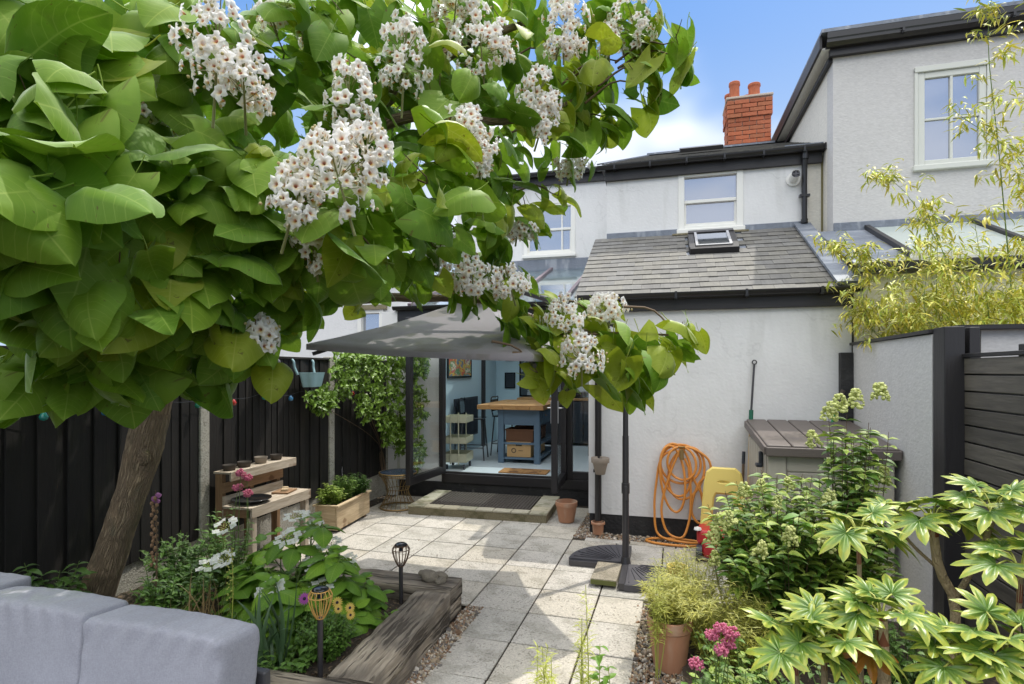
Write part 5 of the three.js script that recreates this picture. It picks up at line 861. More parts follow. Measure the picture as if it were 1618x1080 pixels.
// ------------------------------------------------------------------ the catalpa tree
R = rng(113);
{
  const tree = thing('catalpa_tree', 'big catalpa tree in flower with heart shaped leaves and a leaning trunk by the fence', 'tree');
  const CL = [[-2.10,2.89,-1.40,0.24,0.19,26,0.27],[-1.95,2.58,-1.33,0.25,0.16,22,0.29],[-1.83,2.25,-1.26,0.25,0.17,20,0.31],[-1.95,2.12,-1.33,0.23,0.13,18,0.28],[-2.19,1.95,-1.47,0.16,0.09,9,0.26],[-2.00,2.93,-1.63,0.26,0.24,26,0.27],[-1.77,2.37,-1.49,0.26,0.24,24,0.28],[-1.79,2.06,-1.48,0.22,0.17,18,0.29],[-2.12,1.92,-1.60,0.17,0.08,8,0.25],[-1.98,1.95,-1.74,0.18,0.1,9,0.24],[-1.81,3.12,-1.89,0.24,0.18,20,0.25],[-1.69,2.54,-1.82,0.25,0.20,22,0.25],[-1.76,2.17,-1.80,0.25,0.20,22,0.25],[-1.81,1.95,-1.89,0.16,0.08,9,0.24],[-1.66,1.9,-1.93,0.08,0.08,4,0.23],[-1.64,3.16,-2.14,0.26,0.26,24,0.24],[-1.51,2.42,-1.97,0.24,0.26,24,0.24],[-1.55,2.15,-2.06,0.19,0.14,14,0.24],[-1.24,2.34,-2.05,0.21,0.24,20,0.24],[-1.21,2.26,-2.16,0.14,0.09,6,0.22],[-1.45,3.40,-2.40,0.28,0.25,22,0.23],[-1.34,2.85,-2.23,0.20,0.23,18,0.23],[-1.01,2.59,-2.31,0.23,0.26,24,0.23],[-1.06,2.34,-2.51,0.18,0.12,10,0.21],[-1.10,3.07,-2.60,0.32,0.29,26,0.22],[-1.18,3.65,-2.79,0.31,0.20,20,0.22],[-0.88,3.15,-2.97,0.25,0.35,26,0.21],[-0.91,2.75,-3.07,0.18,0.25,18,0.2],[-0.88,3.70,-3.08,0.29,0.25,20,0.21],[-0.65,3.12,-3.24,0.22,0.30,22,0.2],[-0.65,3.65,-3.24,0.26,0.30,22,0.21],[-0.36,3.54,-3.32,0.22,0.34,20,0.21],[-0.45,3.20,-3.40,0.21,0.21,12,0.2],[-0.65,2.85,-3.45,0.12,0.10,5,0.18],[-0.22,3.83,-3.36,0.22,0.19,14,0.2],[-0.14,3.41,-3.28,0.13,0.15,6,0.22],[0.04,3.63,-3.33,0.10,0.18,5,0.22],[-1.5,2.24,-2.95,0.13,0.05,3,0.18],[-1.25,2.3,-3.2,0.17,0.07,6,0.18],[-1.04,2.17,-3.24,0.19,0.11,13,0.18],[-0.76,2.07,-3.21,0.2,0.15,24,0.19],[-0.53,1.94,-3.17,0.22,0.18,28,0.2],[-0.30,1.80,-3.13,0.18,0.15,24,0.21],[-0.12,1.84,-3.18,0.16,0.18,20,0.22],[0.06,1.97,-3.22,0.13,0.11,11,0.2],[-0.97,2.35,-3.26,0.19,0.15,14,0.18],[-0.40,2.07,-3.31,0.19,0.11,14,0.18],[-0.68,1.74,-3.03,0.09,0.07,3,0.2],[-0.54,1.70,-3.06,0.11,0.07,3,0.2],[-2.96,2.90,-2.30,0.82,0.75,80,0.24],[-2.28,2.97,-2.69,0.73,0.80,80,0.23],[-1.70,3.41,-3.27,0.74,0.74,80,0.22],[-1.01,3.87,-3.87,0.59,0.64,60,0.2],[-2.46,2.2,-2.44,0.45,0.2,26,0.23],[-1.92,2.5,-2.90,0.36,0.24,22,0.22],[-2.71,3.95,-1.96,0.89,0.44,36,0.25],[-1.81,4.2,-2.62,1.02,0.45,20,0.24],[-3.29,2.80,-1.59,0.55,0.68,50,0.26],[-2.3,3.9,-3.5,0.9,0.6,70,0.24],[-3.3,3.5,-3.1,0.7,0.8,70,0.25],[-1.5,4.0,-3.4,0.6,0.4,30,0.22],[-2.9,3.0,-3.4,0.7,0.5,50,0.24],[-2.30,1.75,-1.55,0.17,0.08,8,0.25],[-2.17,1.74,-1.69,0.18,0.07,8,0.24],[-2.05,1.75,-1.82,0.16,0.08,7,0.23],[-1.95,1.79,-1.96,0.15,0.10,7,0.23],[-1.72,1.82,-2.02,0.10,0.11,6,0.22],[-1.64,2.02,-2.14,0.14,0.11,7,0.22],[-1.51,2.11,-2.39,0.12,0.09,5,0.2],[-0.23,3.59,-3.36,0.17,0.19,10,0.21],[-0.07,3.51,-3.35,0.15,0.18,8,0.22],[0.07,3.57,-3.34,0.10,0.16,7,0.21],[-0.33,3.30,-3.43,0.15,0.17,10,0.2],[-1.26,2.25,-2.56,0.19,0.14,9,0.2],[-1.05,2.49,-2.82,0.20,0.17,14,0.2],[-0.91,2.44,-3.07,0.15,0.13,10,0.19],[-0.82,2.74,-3.30,0.17,0.15,10,0.19],[-1.38,3.23,-2.52,0.25,0.22,14,0.22],[-1.09,3.44,-3.02,0.33,0.29,16,0.21],[-0.56,3.40,-3.37,0.23,0.23,12,0.2]];
  const PN = [[-1.62,2.97,-1.73,0.143,0.191],[-1.53,2.84,-1.76,0.119,0.119],[-2.04,2.85,-1.83,0.118,0.131],[-1.19,2.50,-1.85,0.179,0.155],[-1.33,2.41,-1.81,0.107,0.143],[-1.08,2.60,-1.88,0.095,0.095],[-1.31,2.94,-2.13,0.123,0.164],[-1.17,3.23,-2.38,0.142,0.183],[-0.92,3.45,-2.75,0.198,0.138],[-1.05,3.63,-2.72,0.165,0.082],[-0.95,2.89,-2.54,0.190,0.141],[-0.89,2.82,-2.61,0.078,0.125],[-0.66,3.24,-2.93,0.136,0.136],[-0.62,3.12,-2.94,0.085,0.119],[-0.53,3.71,-3.07,0.134,0.141],[-0.54,3.55,-3.06,0.148,0.063],[-0.18,3.82,-3.37,0.169,0.150],[-0.32,3.70,-3.33,0.082,0.094],[-1.15,2.37,-2.80,0.153,0.102],[-1.00,2.27,-2.84,0.153,0.102],[-1.66,3.46,-2.45,0.143,0.089],[-0.86,2.26,-3.08,0.145,0.091],[-0.43,1.84,-2.99,0.130,0.119],[-0.56,2.08,-3.16,0.145,0.102],[-0.34,2.13,-3.33,0.135,0.082],[-1.97,2.04,-1.95,0.076,0.076],[-1.80,1.89,-2.00,0.076,0.068],[-1.68,1.90,-2.03,0.076,0.082],[-0.57,3.05,-3.47,0.119,0.087],[-0.86,2.62,-3.29,0.155,0.070],[-1.40,2.26,-2.00,0.091,0.091],[-1.77,3.42,-2.21,0.103,0.059],[-1.69,3.46,-2.34,0.092,0.061]];
  // trunk: leaning, fluted, forking above the fence line
  const trunkPts = [[-3.62, -0.05, -2.7], [-3.53, 0.28, -2.74], [-3.43, 0.67, -2.81], [-3.33, 1.1, -2.88], [-3.27, 1.42, -2.92], [-3.22, 1.66, -2.94]];
  const tg = tube(trunkPts, [0.125, 0.105, 0.094, 0.091, 0.102, 0.1], 28, 40); { const p = tg.attributes.position, uv = tg.attributes.uv; for (let i = 0; i < p.count; i++) { uv.setXY(i, uv.getY(i) * 2.0, uv.getX(i) * 2.2); } rough(tg, 0.045, 4, 5); rough(tg, 0.012, 22, 15); }
  const trunk = obj('trunk', smooth(tg), M.bark, tree);
  obj('branch_collar', smooth(rough(xf(norm(new THREE.IcosahedronGeometry(0.045, 3)), [-3.24, 1.2, -2.84], [0, 0, 0], [1, 1.3, 0.8]), 0.03, 18, 4)), M.bark, trunk);
  const limb = (pts, rad, seg = 10) => { const g = tube(pts, rad, seg, pts.length * 5); const uv = g.attributes.uv; for (let i = 0; i < uv.count; i++) uv.setXY(i, uv.getY(i) * 0.6, uv.getX(i) * 1.5); rough(g, 0.02, 7, 8); return obj('branch', smooth(g), M.bark, tree); };
  limb([[-3.24, 1.5, -2.93], [-3.1, 1.72, -2.88], [-2.6, 1.98, -2.82], [-2.13, 2.12, -2.74], [-1.95, 2.4, -2.62], [-1.7, 2.9, -2.6], [-1.2, 3.5, -2.9], [-0.7, 3.9, -3.3]], [0.085, 0.082, 0.07, 0.06, 0.05, 0.045, 0.03, 0.012]);
  limb([[-3.3, 1.45, -2.92], [-3.42, 1.75, -2.9], [-3.4, 2.3, -2.75], [-3.2, 2.9, -2.6], [-2.8, 3.6, -2.6], [-2.4, 4.6, -2.7]], [0.085, 0.082, 0.075, 0.065, 0.05, 0.02]);
  limb([[-3.38, 2.1, -2.8], [-3.1, 2.35, -2.4], [-2.7, 2.5, -2.0], [-2.2, 2.7, -1.6], [-1.9, 2.8, -1.35]], [0.07, 0.055, 0.04, 0.028, 0.012]);
  limb([[-3.2, 2.85, -2.6], [-3.4, 3.3, -2.0], [-3.3, 3.8, -1.2]], [0.06, 0.04, 0.015]);
  limb([[-2.15, 2.1, -2.75], [-1.9, 2.2, -3.1], [-1.55, 2.24, -3.45], [-1.2, 2.22, -3.5], [-0.85, 2.1, -3.4], [-0.4, 1.98, -3.25], [0.02, 1.95, -3.2]], [0.045, 0.036, 0.028, 0.022, 0.018, 0.012, 0.006], 8);
  limb([[-1.97, 2.42, -2.62], [-1.6, 2.5, -2.3], [-1.25, 2.5, -2.0]], [0.035, 0.024, 0.008], 8);
  limb([[-1.7, 2.9, -2.6], [-1.2, 3.0, -2.5], [-0.8, 3.1, -2.9], [-0.4, 3.4, -3.3]], [0.035, 0.026, 0.018, 0.006], 8);
  limb([[-2.6, 1.99, -2.82], [-2.3, 2.05, -2.3], [-1.9, 2.0, -1.8]], [0.035, 0.022, 0.007], 8);
  const fork = V(-2.6, 2.4, -2.7);
  const spines = [];
  for (const [x, y, z, rx, ry] of CL) { const c = V(x, y, z), a = c.clone().add(fork.clone().sub(c).setLength(Math.min(0.32, 0.4 * fork.distanceTo(c)))).add(V(rr(-0.06, 0.06), rr(0, 0.12), rr(-0.06, 0.06))); spines.push(tube([a, a.clone().lerp(c, 0.55).add(V(0, 0.06, 0)), c, c.clone().add(V(rx * rr(-0.6, 0.6), ry * 0.4, 0.1))], [0.008, 0.006, 0.004, 0.002], 5, 8)); }
  obj('twigs', spines, M.twig, tree, 'stuff');
  const geos = [0, 1, 2, 3, 4, 5, 6, 7].map((i) => heart({ seed: i * 2.3 + 1, fold: [0.25, 0.5, 0.1, 0.35, 0.7, 0.2, -0.15, 0.45][i], droop: [0.5, 0.9, 0.35, 1.2, 0.7, 0.25, 0.6, 1.0][i], wave: rr(0.03, 0.085), width: rr(0.92, 1.12), lobe: rr(0.26, 0.36) }));
  const list = [], axis = V(-2.9, 0, -2.8);
  for (const [x, y, z, rx, ry, n, size] of CL) {
    const c = V(x, y, z), rz = (rx + ry) * 0.55;
    for (let i = 0; i < Math.round(n * (z > -2 ? 1.25 : 1)); i++) {
      const b = inBall(); if (R() < 0.6) b.setLength(Math.pow(b.length(), 0.45));
      const p = V(x + b.x * rx, y + b.y * ry, z + b.z * rz); const out = p.clone().sub(axis); out.y = 0; out.normalize(); out.addScaledVector(b, 0.55).normalize();
      const hang = rr(0.0, 1.0), Tn = out.clone().multiplyScalar(rr(0.2, 0.9)).add(V(rr(-0.8, 0.8), -hang, rr(-0.8, 0.8))), N = out.clone().multiplyScalar(rr(0, 0.9)).add(V(rr(-0.55, 0.55), rr(0.15, 1.0), rr(-0.55, 0.55)));
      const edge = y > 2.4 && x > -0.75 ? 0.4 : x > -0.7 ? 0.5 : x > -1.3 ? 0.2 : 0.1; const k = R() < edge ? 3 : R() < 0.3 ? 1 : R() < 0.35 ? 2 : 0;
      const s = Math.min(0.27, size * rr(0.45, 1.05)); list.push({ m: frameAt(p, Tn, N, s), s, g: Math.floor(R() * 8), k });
    }
  }
  leafMass(tree, 'leaf', list, { geos, mats: M.catalpa, single: 300, mass: 'foliage' });
  // flower panicles
  const fl = [0, 1, 2, 3].map((i) => trumpet(i * 1.4)), bud = paint(norm(new THREE.IcosahedronGeometry(0.006, 1)), [0.55, 0.47, 0.22]); let singles = 0;
  const order = PN.map((p, i) => [p, i]).sort((a, b) => Math.hypot(a[0][0], a[0][1] - 1.75, a[0][2]) - Math.hypot(b[0][0], b[0][1] - 1.75, b[0][2]));
  for (const [[x, y, z, rx, ry]] of order) {
    const c = V(x, y, z).add(camera.position.clone().sub(V(x, y, z)).setLength(0.13)), rz = Math.min(rx, ry) * 1.1, n = Math.round(26 + 1500 * rx * ry), stalks = [], own = [], ax = V(rr(-0.3, 0.4), 1, rr(0, 0.5)).normalize();
    stalks.push(tube([c.clone().addScaledVector(ax, -ry * 1.5), c, c.clone().addScaledVector(ax, ry * 0.9)], [0.006, 0.004, 0.002], 5, 6));
    for (let i = 0; i < n; i++) {
      const b = onBall(), rad = Math.pow(R(), 0.22), taper = 1 - 0.35 * Math.max(0, b.y); const q = V(b.x * rx * rad * taper, b.y * ry * rad, b.z * rz * rad * taper);
      const dir = b.clone().multiplyScalar(0.8).add(V(rr(-0.35, 0.35), rr(-0.5, 0.25), rr(0.0, 0.55))).normalize(), p = c.clone().add(q), up = V(rr(-0.2, 0.2), 1, rr(-0.2, 0.2));
      own.push(frameAt(p, up, dir, rr(0.75, 1.3)));
      if (R() < 0.45) stalks.push(tube([c.clone().add(V(q.x * 0.25, q.y * 0.6 - 0.03, q.z * 0.25)), p.clone().addScaledVector(dir, -0.016)], 0.0017, 4, 2));
      if (R() < 0.3) stalks.push(xf(bud, p.clone().addScaledVector(b, 0.02).toArray()));
    }
    stalks.forEach((g) => { if (!g.attributes.color) paint(g, [0.24, 0.25, 0.08]); });
    const pan = obj('flower_panicle', stalks, M.petal, tree);
    if (singles + own.length <= 300) { own.forEach((m) => setM(obj('flower', pick(fl), M.petal, pan), m)); singles += own.length; } else for (let k = 0; k < 4; k++) { const ms = own.filter((_, i) => i % 4 === k); if (ms.length) scatter('flowers', fl[k], M.petal, ms, null, pan); }
  }
}

// ------------------------------------------------------------------ planting
R = rng(131);
const stemTube = (a, b, r, bend = 0.1, seg = 5) => { const m = a.clone().lerp(b, 0.5).add(V(rr(-bend, bend), rr(0, bend), rr(-bend, bend))); return tube([a, m, b], [r, r * 0.75, r * 0.45], seg, 6); };
// hydrangea with lacecap flowers
{
  const t = thing('lacecap_hydrangea', 'leafy green hydrangea bush with white lacecap flowers in the sleeper edged bed', 'shrub', [-2.3, 0.1, -3.17]);
  t.updateMatrixWorld(true);
  const geos = [0, 1, 2].map((i) => heart({ seed: i + 3, fold: [0.35, 0.55, 0.2][i], droop: [0.8, 1.1, 0.5][i], lobe: 0.0, width: 0.72, wave: 0.015, nv: 7, nu: 4, stalk: 0.15, pow: 0.75 }));
  const list = [], stems = [], heads = [];
  for (let i = 0; i < 105; i++) {
    const b = onBall(); if (b.y < -0.1) b.y *= -0.5; const e = V(b.x * 0.6 * rr(0.55, 1), 0.06 + Math.max(0, b.y) * 0.58 * rr(0.6, 1.05), b.z * 0.46 * rr(0.5, 1)), root = V(rr(-0.1, 0.1), -0.05, rr(-0.1, 0.1));
    stems.push(stemTube(root, e, 0.006, 0.06));
    const dir = e.clone().sub(root).normalize(), up = V(0, 1, 0).lerp(dir, 0.5).normalize(); const a0 = rr(0, 6);
    for (let k = 0; k < 6; k++) { const a = a0 + k * Math.PI / 2 + (k > 3 ? 0.8 : 0), r = V(Math.cos(a), k > 3 ? 0.5 : rr(-0.25, 0.1), Math.sin(a)); const s = rr(0.13, 0.19) * (k > 3 ? 0.55 : 1); list.push({ m: frameAt(e.clone().addScaledVector(up, k > 3 ? 0.015 : -0.03).addScaledVector(r, 0.02), r, up.clone().add(V(rr(-0.3, 0.3), 0.2, rr(-0.3, 0.3))), s), s, g: k % 3, k: R() < 0.25 ? 1 : R() < 0.4 ? 2 : 0 }); }
  }
  obj('stems', stems, M.greenStem, t, 'stuff');
  leafMass(t, 'leaf', list, { geos, mats: M.hydrangea, single: 260, mass: 'foliage' });
  const sepal = ringsFlower([[0.0008, 0.002, [0.6, 0.62, 0.3]], [0.004, 0.002, [0.78, 0.8, 0.72]], [(a) => 0.015 + 0.008 * Math.abs(Math.cos(2 * a)), (a) => 0.003 * Math.sin(7 * a), [0.84, 0.85, 0.84]]], 16), fert = paint(norm(new THREE.IcosahedronGeometry(0.0035, 0)), [0.5, 0.52, 0.16]);
  for (const [x, y, z] of [[-2.75, 0.74, -3.08], [-2.78, 0.52, -2.98], [-2.28, 0.44, -2.92], [-2.37, 0.66, -3.2], [-2.42, 0.76, -3.36], [-2.32, 0.68, -3.4], [-2.18, 0.58, -3.4], [-2.2, 0.55, -3.26], [-2.04, 0.42, -3.1], [-2.06, 0.47, -3.4], [-2.12, 0.5, -3.18], [-2.1, 0.44, -3.32], [-2.6, 0.6, -2.9]]) {
    const c = V(x, y, z).sub(t.position), l = [], up = V(rr(-0.2, 0.3), 1, rr(0.2, 0.7)).normalize(); const head = [];
    for (let i = 0; i < 26; i++) { const a = i * 2.4, r = 0.035 * Math.sqrt(i / 26); head.push(xf(fert, [r * Math.cos(a), r * Math.sin(a), 0.004 * Math.sin(i)])); }
    for (let i = 0; i < 8; i++) { const a = i / 8 * 6.28 + rr(-0.2, 0.2), g = sepal.clone(); g.rotateX(rr(-0.3, 0.3)); g.rotateY(rr(-0.3, 0.3)); g.translate(0.05 * Math.cos(a), 0.05 * Math.sin(a), rr(0, 0.012)); head.push(g); }
    const o = obj('flower_head', head, M.petal, t); setM(o, frameAt(c.add(V(0, 0, 0.08)), V(1, 0, 0.01), up, rr(1.05, 1.35)));
    heads.push(o); void l;
  }
}
// generic leafy plant
function leafy(name, label, category, p, { stems = 12, h = 0.4, spread = 0.2, leaves = 10, size = 0.06, geos, mats = [M.leafV], single = 0, stemMat = M.greenStem, group, from = 0.15, whorl = 1, lean = [0, 0, 0], stemR = 0.004, tint }) {
  const t = thing(name, label, category, p, 0, group), st = [], list = [], tops = []; t.updateMatrixWorld(true);
  for (let i = 0; i < stems; i++) {
    const a = rr(0, 6.28), r = Math.sqrt(R()), top = V(Math.cos(a) * r * spread + lean[0], h * rr(0.6, 1.05) * (1 - 0.25 * r * r), Math.sin(a) * r * spread + lean[2]), root = V(top.x * 0.25, -0.03, top.z * 0.25), mid = root.clone().lerp(top, 0.5).add(V(rr(-0.03, 0.03), 0.03, rr(-0.03, 0.03)));
    const c = new THREE.CatmullRomCurve3([root, mid, top]); st.push(tube([root, mid, top], [stemR, stemR * 0.8, stemR * 0.4], 5, 6)); tops.push(top);
    for (let k = 0; k < leaves; k++) { const u = from + (1 - from) * (k + R() * 0.5) / leaves, q = c.getPoint(Math.min(1, u)); for (let w = 0; w < whorl; w++) { const b = k * 2.4 + w * 6.28 / whorl + rr(-0.3, 0.3), out = V(Math.cos(b), rr(0.0, 0.55), Math.sin(b)), s = size * rr(0.65, 1.15) * (1 - 0.45 * Math.max(0, u - 0.6)); const kk = rr(0.75, 1.25); list.push({ m: frameAt(q, out, V(rr(-0.3, 0.3), 1, rr(-0.3, 0.3)), s), s, g: Math.floor(R() * geos.length), k: Math.floor(R() * mats.length), c: tint ? tint(R()) : [kk, kk, kk * 0.95] }); } }
  }
  obj('stems', st, stemMat, t, 'stuff'); leafMass(t, 'leaf', list, { geos, mats, single, mass: 'foliage' }); t.userData.tops = undefined; return [t, tops];
}
const G = {
  green: [0, 1].map((i) => simpleLeaf({ w: 0.26, fold: 0.3 + 0.2 * i, droop: 0.7, base: [0.135, 0.27, 0.04], edge: [0.115, 0.23, 0.035] })),
  dark: [0, 1].map((i) => simpleLeaf({ w: 0.26, fold: 0.3 + 0.2 * i, droop: 0.9, base: [0.095, 0.2, 0.032], edge: [0.075, 0.165, 0.027] })),
  lime: [0, 1].map((i) => simpleLeaf({ w: 0.27, fold: 0.35 + 0.2 * i, droop: 0.6, base: [0.2, 0.34, 0.045], edge: [0.46, 0.54, 0.11], tip: [0.32, 0.44, 0.07] })),
  glossy: [0, 1].map((i) => simpleLeaf({ w: 0.22, fold: 0.35 + 0.15 * i, droop: 0.6, base: [0.17, 0.3, 0.045], edge: [0.22, 0.36, 0.06] })),
  lance: [0, 1].map((i) => simpleLeaf({ w: 0.085, fold: 0.4, droop: 0.5 + 0.5 * i, base: [0.5, 0.54, 0.07], edge: [0.62, 0.62, 0.1], tip: [0.68, 0.6, 0.18] })),
  needle: [simpleLeaf({ w: 0.06, fold: 0.3, droop: 0.5, base: [0.4, 0.46, 0.11], edge: [0.5, 0.53, 0.16], nv: 2 })],
  blade: [0, 1, 2].map((i) => simpleLeaf({ w: 0.03, fold: 0.5, droop: [0.3, 0.9, 1.5][i], base: [0.085, 0.16, 0.07], edge: [0.1, 0.19, 0.08], nv: 8 })),
  straw: [0, 1].map((i) => simpleLeaf({ w: 0.012, fold: 0.3, droop: [0.6, 1.6][i], base: [0.4, 0.29, 0.14], nv: 7 })),
};
// panicle hydrangea in front of the shed, variegated look and lime flower heads
{
  const [t] = leafy('panicle_hydrangea', 'variegated green shrub with lime coloured flower heads in front of the storage shed', 'shrub', [0.78, 0.0, -3.9], { stems: 140, h: 1.08, spread: 0.56, leaves: 14, size: 0.108, whorl: 2, geos: [...G.lime, ...G.green], mats: [M.leafV], single: 100, from: 0.2, stemMat: M.twig, tint: (r) => { const k = 0.75 + 0.55 * r; return [k * 1.02, k, k * 0.9]; } });
  const f0 = paint(norm(new THREE.IcosahedronGeometry(0.008, 0)), (x, y) => mix3([0.48, 0.55, 0.12], [0.72, 0.74, 0.32], clamp(y * 60 + 0.5)));
  const head = (p, s, parent) => { const l = []; for (let i = 0; i < 75; i++) { const h = R(), r = 0.045 * (1 - 0.6 * h) * Math.sqrt(rr(0.4, 1)), a = rr(0, 6.28); l.push(xf(f0, [r * Math.cos(a), h * 0.09, r * Math.sin(a)], [rr(0, 3), rr(0, 3), 0], Array(3).fill(rr(0.7, 1.4)))); } const o = obj('flower_head', l, M.petal, parent); place(o, [p[0], p[1] + 0.07, p[2] + 0.05], [rr(-0.3, 0.4), 0, rr(-0.4, 0.4)]); o.scale.setScalar(s * 1.15); };
  for (const [x, y, z] of [[0.77, 0.92, -3.94], [0.69, 0.7, -3.55], [0.87, 0.67, -3.55], [0.36, 0.66, -3.83], [0.29, 0.58, -3.81], [0.5, 0.86, -3.9], [0.6, 0.9, -3.95], [0.4, 0.74, -3.7], [0.52, 0.62, -3.5], [0.3, 0.48, -3.7], [0.66, 0.84, -3.8], [0.95, 0.86, -3.8]]) head(V(x, y, z).sub(t.position).toArray(), rr(0.75, 1.1), t);
  const [u] = leafy('panicle_hydrangea', 'taller shrub stem with lime flower heads rising above the brown shed lid', 'shrub', [1.12, 0.0, -4.0], { stems: 46, h: 1.56, spread: 0.27, leaves: 13, size: 0.105, whorl: 2, geos: [...G.lime, ...G.green], single: 60, from: 0.45, stemMat: M.twig, lean: [0.03, 0, 0] });
  for (const [x, y, z] of [[1.07, 1.42, -4.02], [1.17, 1.45, -4.05], [1.29, 1.5, -3.99], [0.93, 1.2, -4.02], [1.3, 0.98, -4.0], [1.0, 1.38, -4.0]]) head(V(x, y, z).sub(u.position).toArray(), rr(0.9, 1.25), u);
}
// fatsia: palmate leaves with yellow margins
{
  const fats = (seed) => {
    const pos = [], col = [], L = 8, S = 8, n = L * S, fr = [0, 0.35, 0.72, 0.8, 1]; const q = rng(seed), tips = Array.from({ length: L }, (_, i) => (0.74 + 0.26 * Math.sin(Math.PI * (i + 0.5) / L)) * (0.92 + 0.16 * q()));
    const out = (j) => { const l = Math.min(L - 1, Math.floor(j / S)), u = (j - l * S) / S, a = (-145 + 290 * j / n) * Math.PI / 180; const k = Math.pow(1 - Math.abs(2 * clamp(u) - 1), 0.62), r = mix(0.46, tips[l], k) * (1 + 0.02 * Math.sin(j * 5.1)); const ap = a + (0.5 - u) * 0.2 * k; return [r * Math.sin(ap), r * Math.cos(ap), u]; };
    const P = (f, j) => { const [x, y, u] = out(j), r = Math.hypot(x, y) * f, ridge = (0.5 - Math.abs(u - 0.5)); return [x * f, y * f, 0.34 * r - 0.5 * r * r + 0.12 * f * (ridge - 0.25) + 0.02 * Math.sin(j * 0.9 + seed)]; };
    const C = (f, j) => { const v = Math.exp(-(((((j / S) % 1) - 0.5) / 0.09) ** 2)) * (f < 0.99 ? 1 : 0); const g = mix3([0.1, 0.205, 0.03], [0.27, 0.38, 0.07], 0.7 * v), w = 0.5 + 0.5 * Math.sin(j * 1.7 + seed) * Math.cos(j * 0.37 + 2 * seed); return f > 0.78 ? mix3([0.22, 0.33, 0.045], [0.5, 0.5, 0.08], w) : f > 0.7 ? mix3(g, [0.4, 0.45, 0.08], 0.6 * w) : g; };
    for (let r = 0; r < 4; r++) for (let j = 0; j < n; j++) for (const [a, b] of [[r, j], [r + 1, j], [r + 1, j + 1], [r, j], [r + 1, j + 1], [r, j + 1]]) { pos.push(...P(fr[a], b)); col.push(...C(fr[a], b)); }
    const g = new THREE.BufferGeometry(); g.setAttribute('position', new THREE.Float32BufferAttribute(pos, 3)); g.setAttribute('color', new THREE.Float32BufferAttribute(col, 3)); g.computeVertexNormals(); return smoothC(norm(g));
  };
  const geos = [1, 2, 3, 4].map(fats);
  const orange = (() => { const g = geos[0].clone(); return paint(g, [0.55, 0.22, 0.04]); })();
  const fatsia = (label, base, stemsDef) => {
    const t = thing('fatsia', label, 'shrub', base, 0, 'fatsia shrubs by the slatted fence');
    for (const { pts, n, s, r = 0.013, droop = 0.35, dir = 0 } of stemsDef) {
      const q = pts.map((p) => V(...p).sub(t.position)); obj('stem', tube(q, [r, r * 0.9, r * 0.8], 8, 14), M.fatsiaStem, t);
      const top = q[q.length - 1]; obj('shoot_tip', tube([q[q.length - 2].clone().lerp(top, 0.75), top, top.clone().add(V(0, 0.02, 0))], [r * 0.85, r * 0.8, r * 0.3], 7, 4), M.redStem, t);
      for (let i = 0; i < n; i++) {
        const a = dir + i * 2.4 + rr(-0.3, 0.3), up = i / n, len = s * rr(0.75, 1.15), out = V(Math.cos(a), 0, Math.sin(a)); const e = top.clone().addScaledVector(out, len * mix(0.95, 0.35, up)).add(V(0, len * mix(0.15, 0.85, up), 0));
        const st = tube([top.clone().add(V(0, -0.02 * (1 - up), 0)), top.clone().lerp(e, 0.5).add(V(0, 0.03, 0)), e], 0.0035, 5, 6); obj('leaf_stalk', st, M.yellowStem, t);
        const T = out.clone().add(V(rr(-0.3, 0.3), mix(-droop, 0.8, up) + rr(-0.3, 0.25), rr(-0.3, 0.3))), N = V(rr(-0.35, 0.35), 1, rr(-0.35, 0.35)).addScaledVector(out, mix(0.5, -0.5, up)); setM(obj('leaf', pick(geos), M.glossV, t), frameAt(e, T, N, s * mix(1.12, 0.75, up) * rr(0.8, 1.1)));
      }
    }
    return t;
  };
  fatsia('fatsia with two forking stems standing against the slatted fence', [1.25, 0, -2.95], [
    { pts: [[1.27, -0.05, -2.93], [1.25, 0.4, -2.93], [1.25, 0.73, -2.93], [1.19, 0.86, -2.92], [1.16, 1.06, -2.91]], n: 7, s: 0.14, r: 0.024 },
    { pts: [[1.25, 0.72, -2.93], [1.3, 0.93, -2.85], [1.37, 1.13, -2.86]], n: 9, s: 0.15 }, { pts: [[1.2, 0.85, -2.92], [1.1, 0.95, -2.95], [1.03, 1.05, -2.98]], n: 4, s: 0.13, r: 0.008 }]);
  const A = fatsia('fatsia with a thick straight stem and one orange dying leaf', [0.76, 0, -2.28], [
    { pts: [[0.78, -0.05, -2.26], [0.768, 0.5, -2.284], [0.75, 0.86, -2.279]], n: 8, s: 0.13, r: 0.026 }, { pts: [[0.6, -0.05, -2.35], [0.57, 0.4, -2.27], [0.55, 0.77, -2.22]], n: 8, s: 0.14 }, { pts: [[0.52, -0.05, -2.3], [0.49, 0.4, -2.25], [0.45, 0.74, -2.2]], n: 6, s: 0.13, r: 0.01 }, { pts: [[0.82, -0.05, -2.7], [0.8, 0.6, -2.66], [0.78, 1.06, -2.62]], n: 6, s: 0.13, r: 0.011, droop: 0.7 }]);
  setM(obj('orange_leaf', orange, M.glossV, A), frameAt(V(0.7, 0.76, -2.25).sub(A.position), V(-0.8, -0.4, 0.4), V(0.3, 0.7, 0.6), 0.12)); A.children[A.children.length - 1].userData.label = 'withered orange leaf on the thick stem';
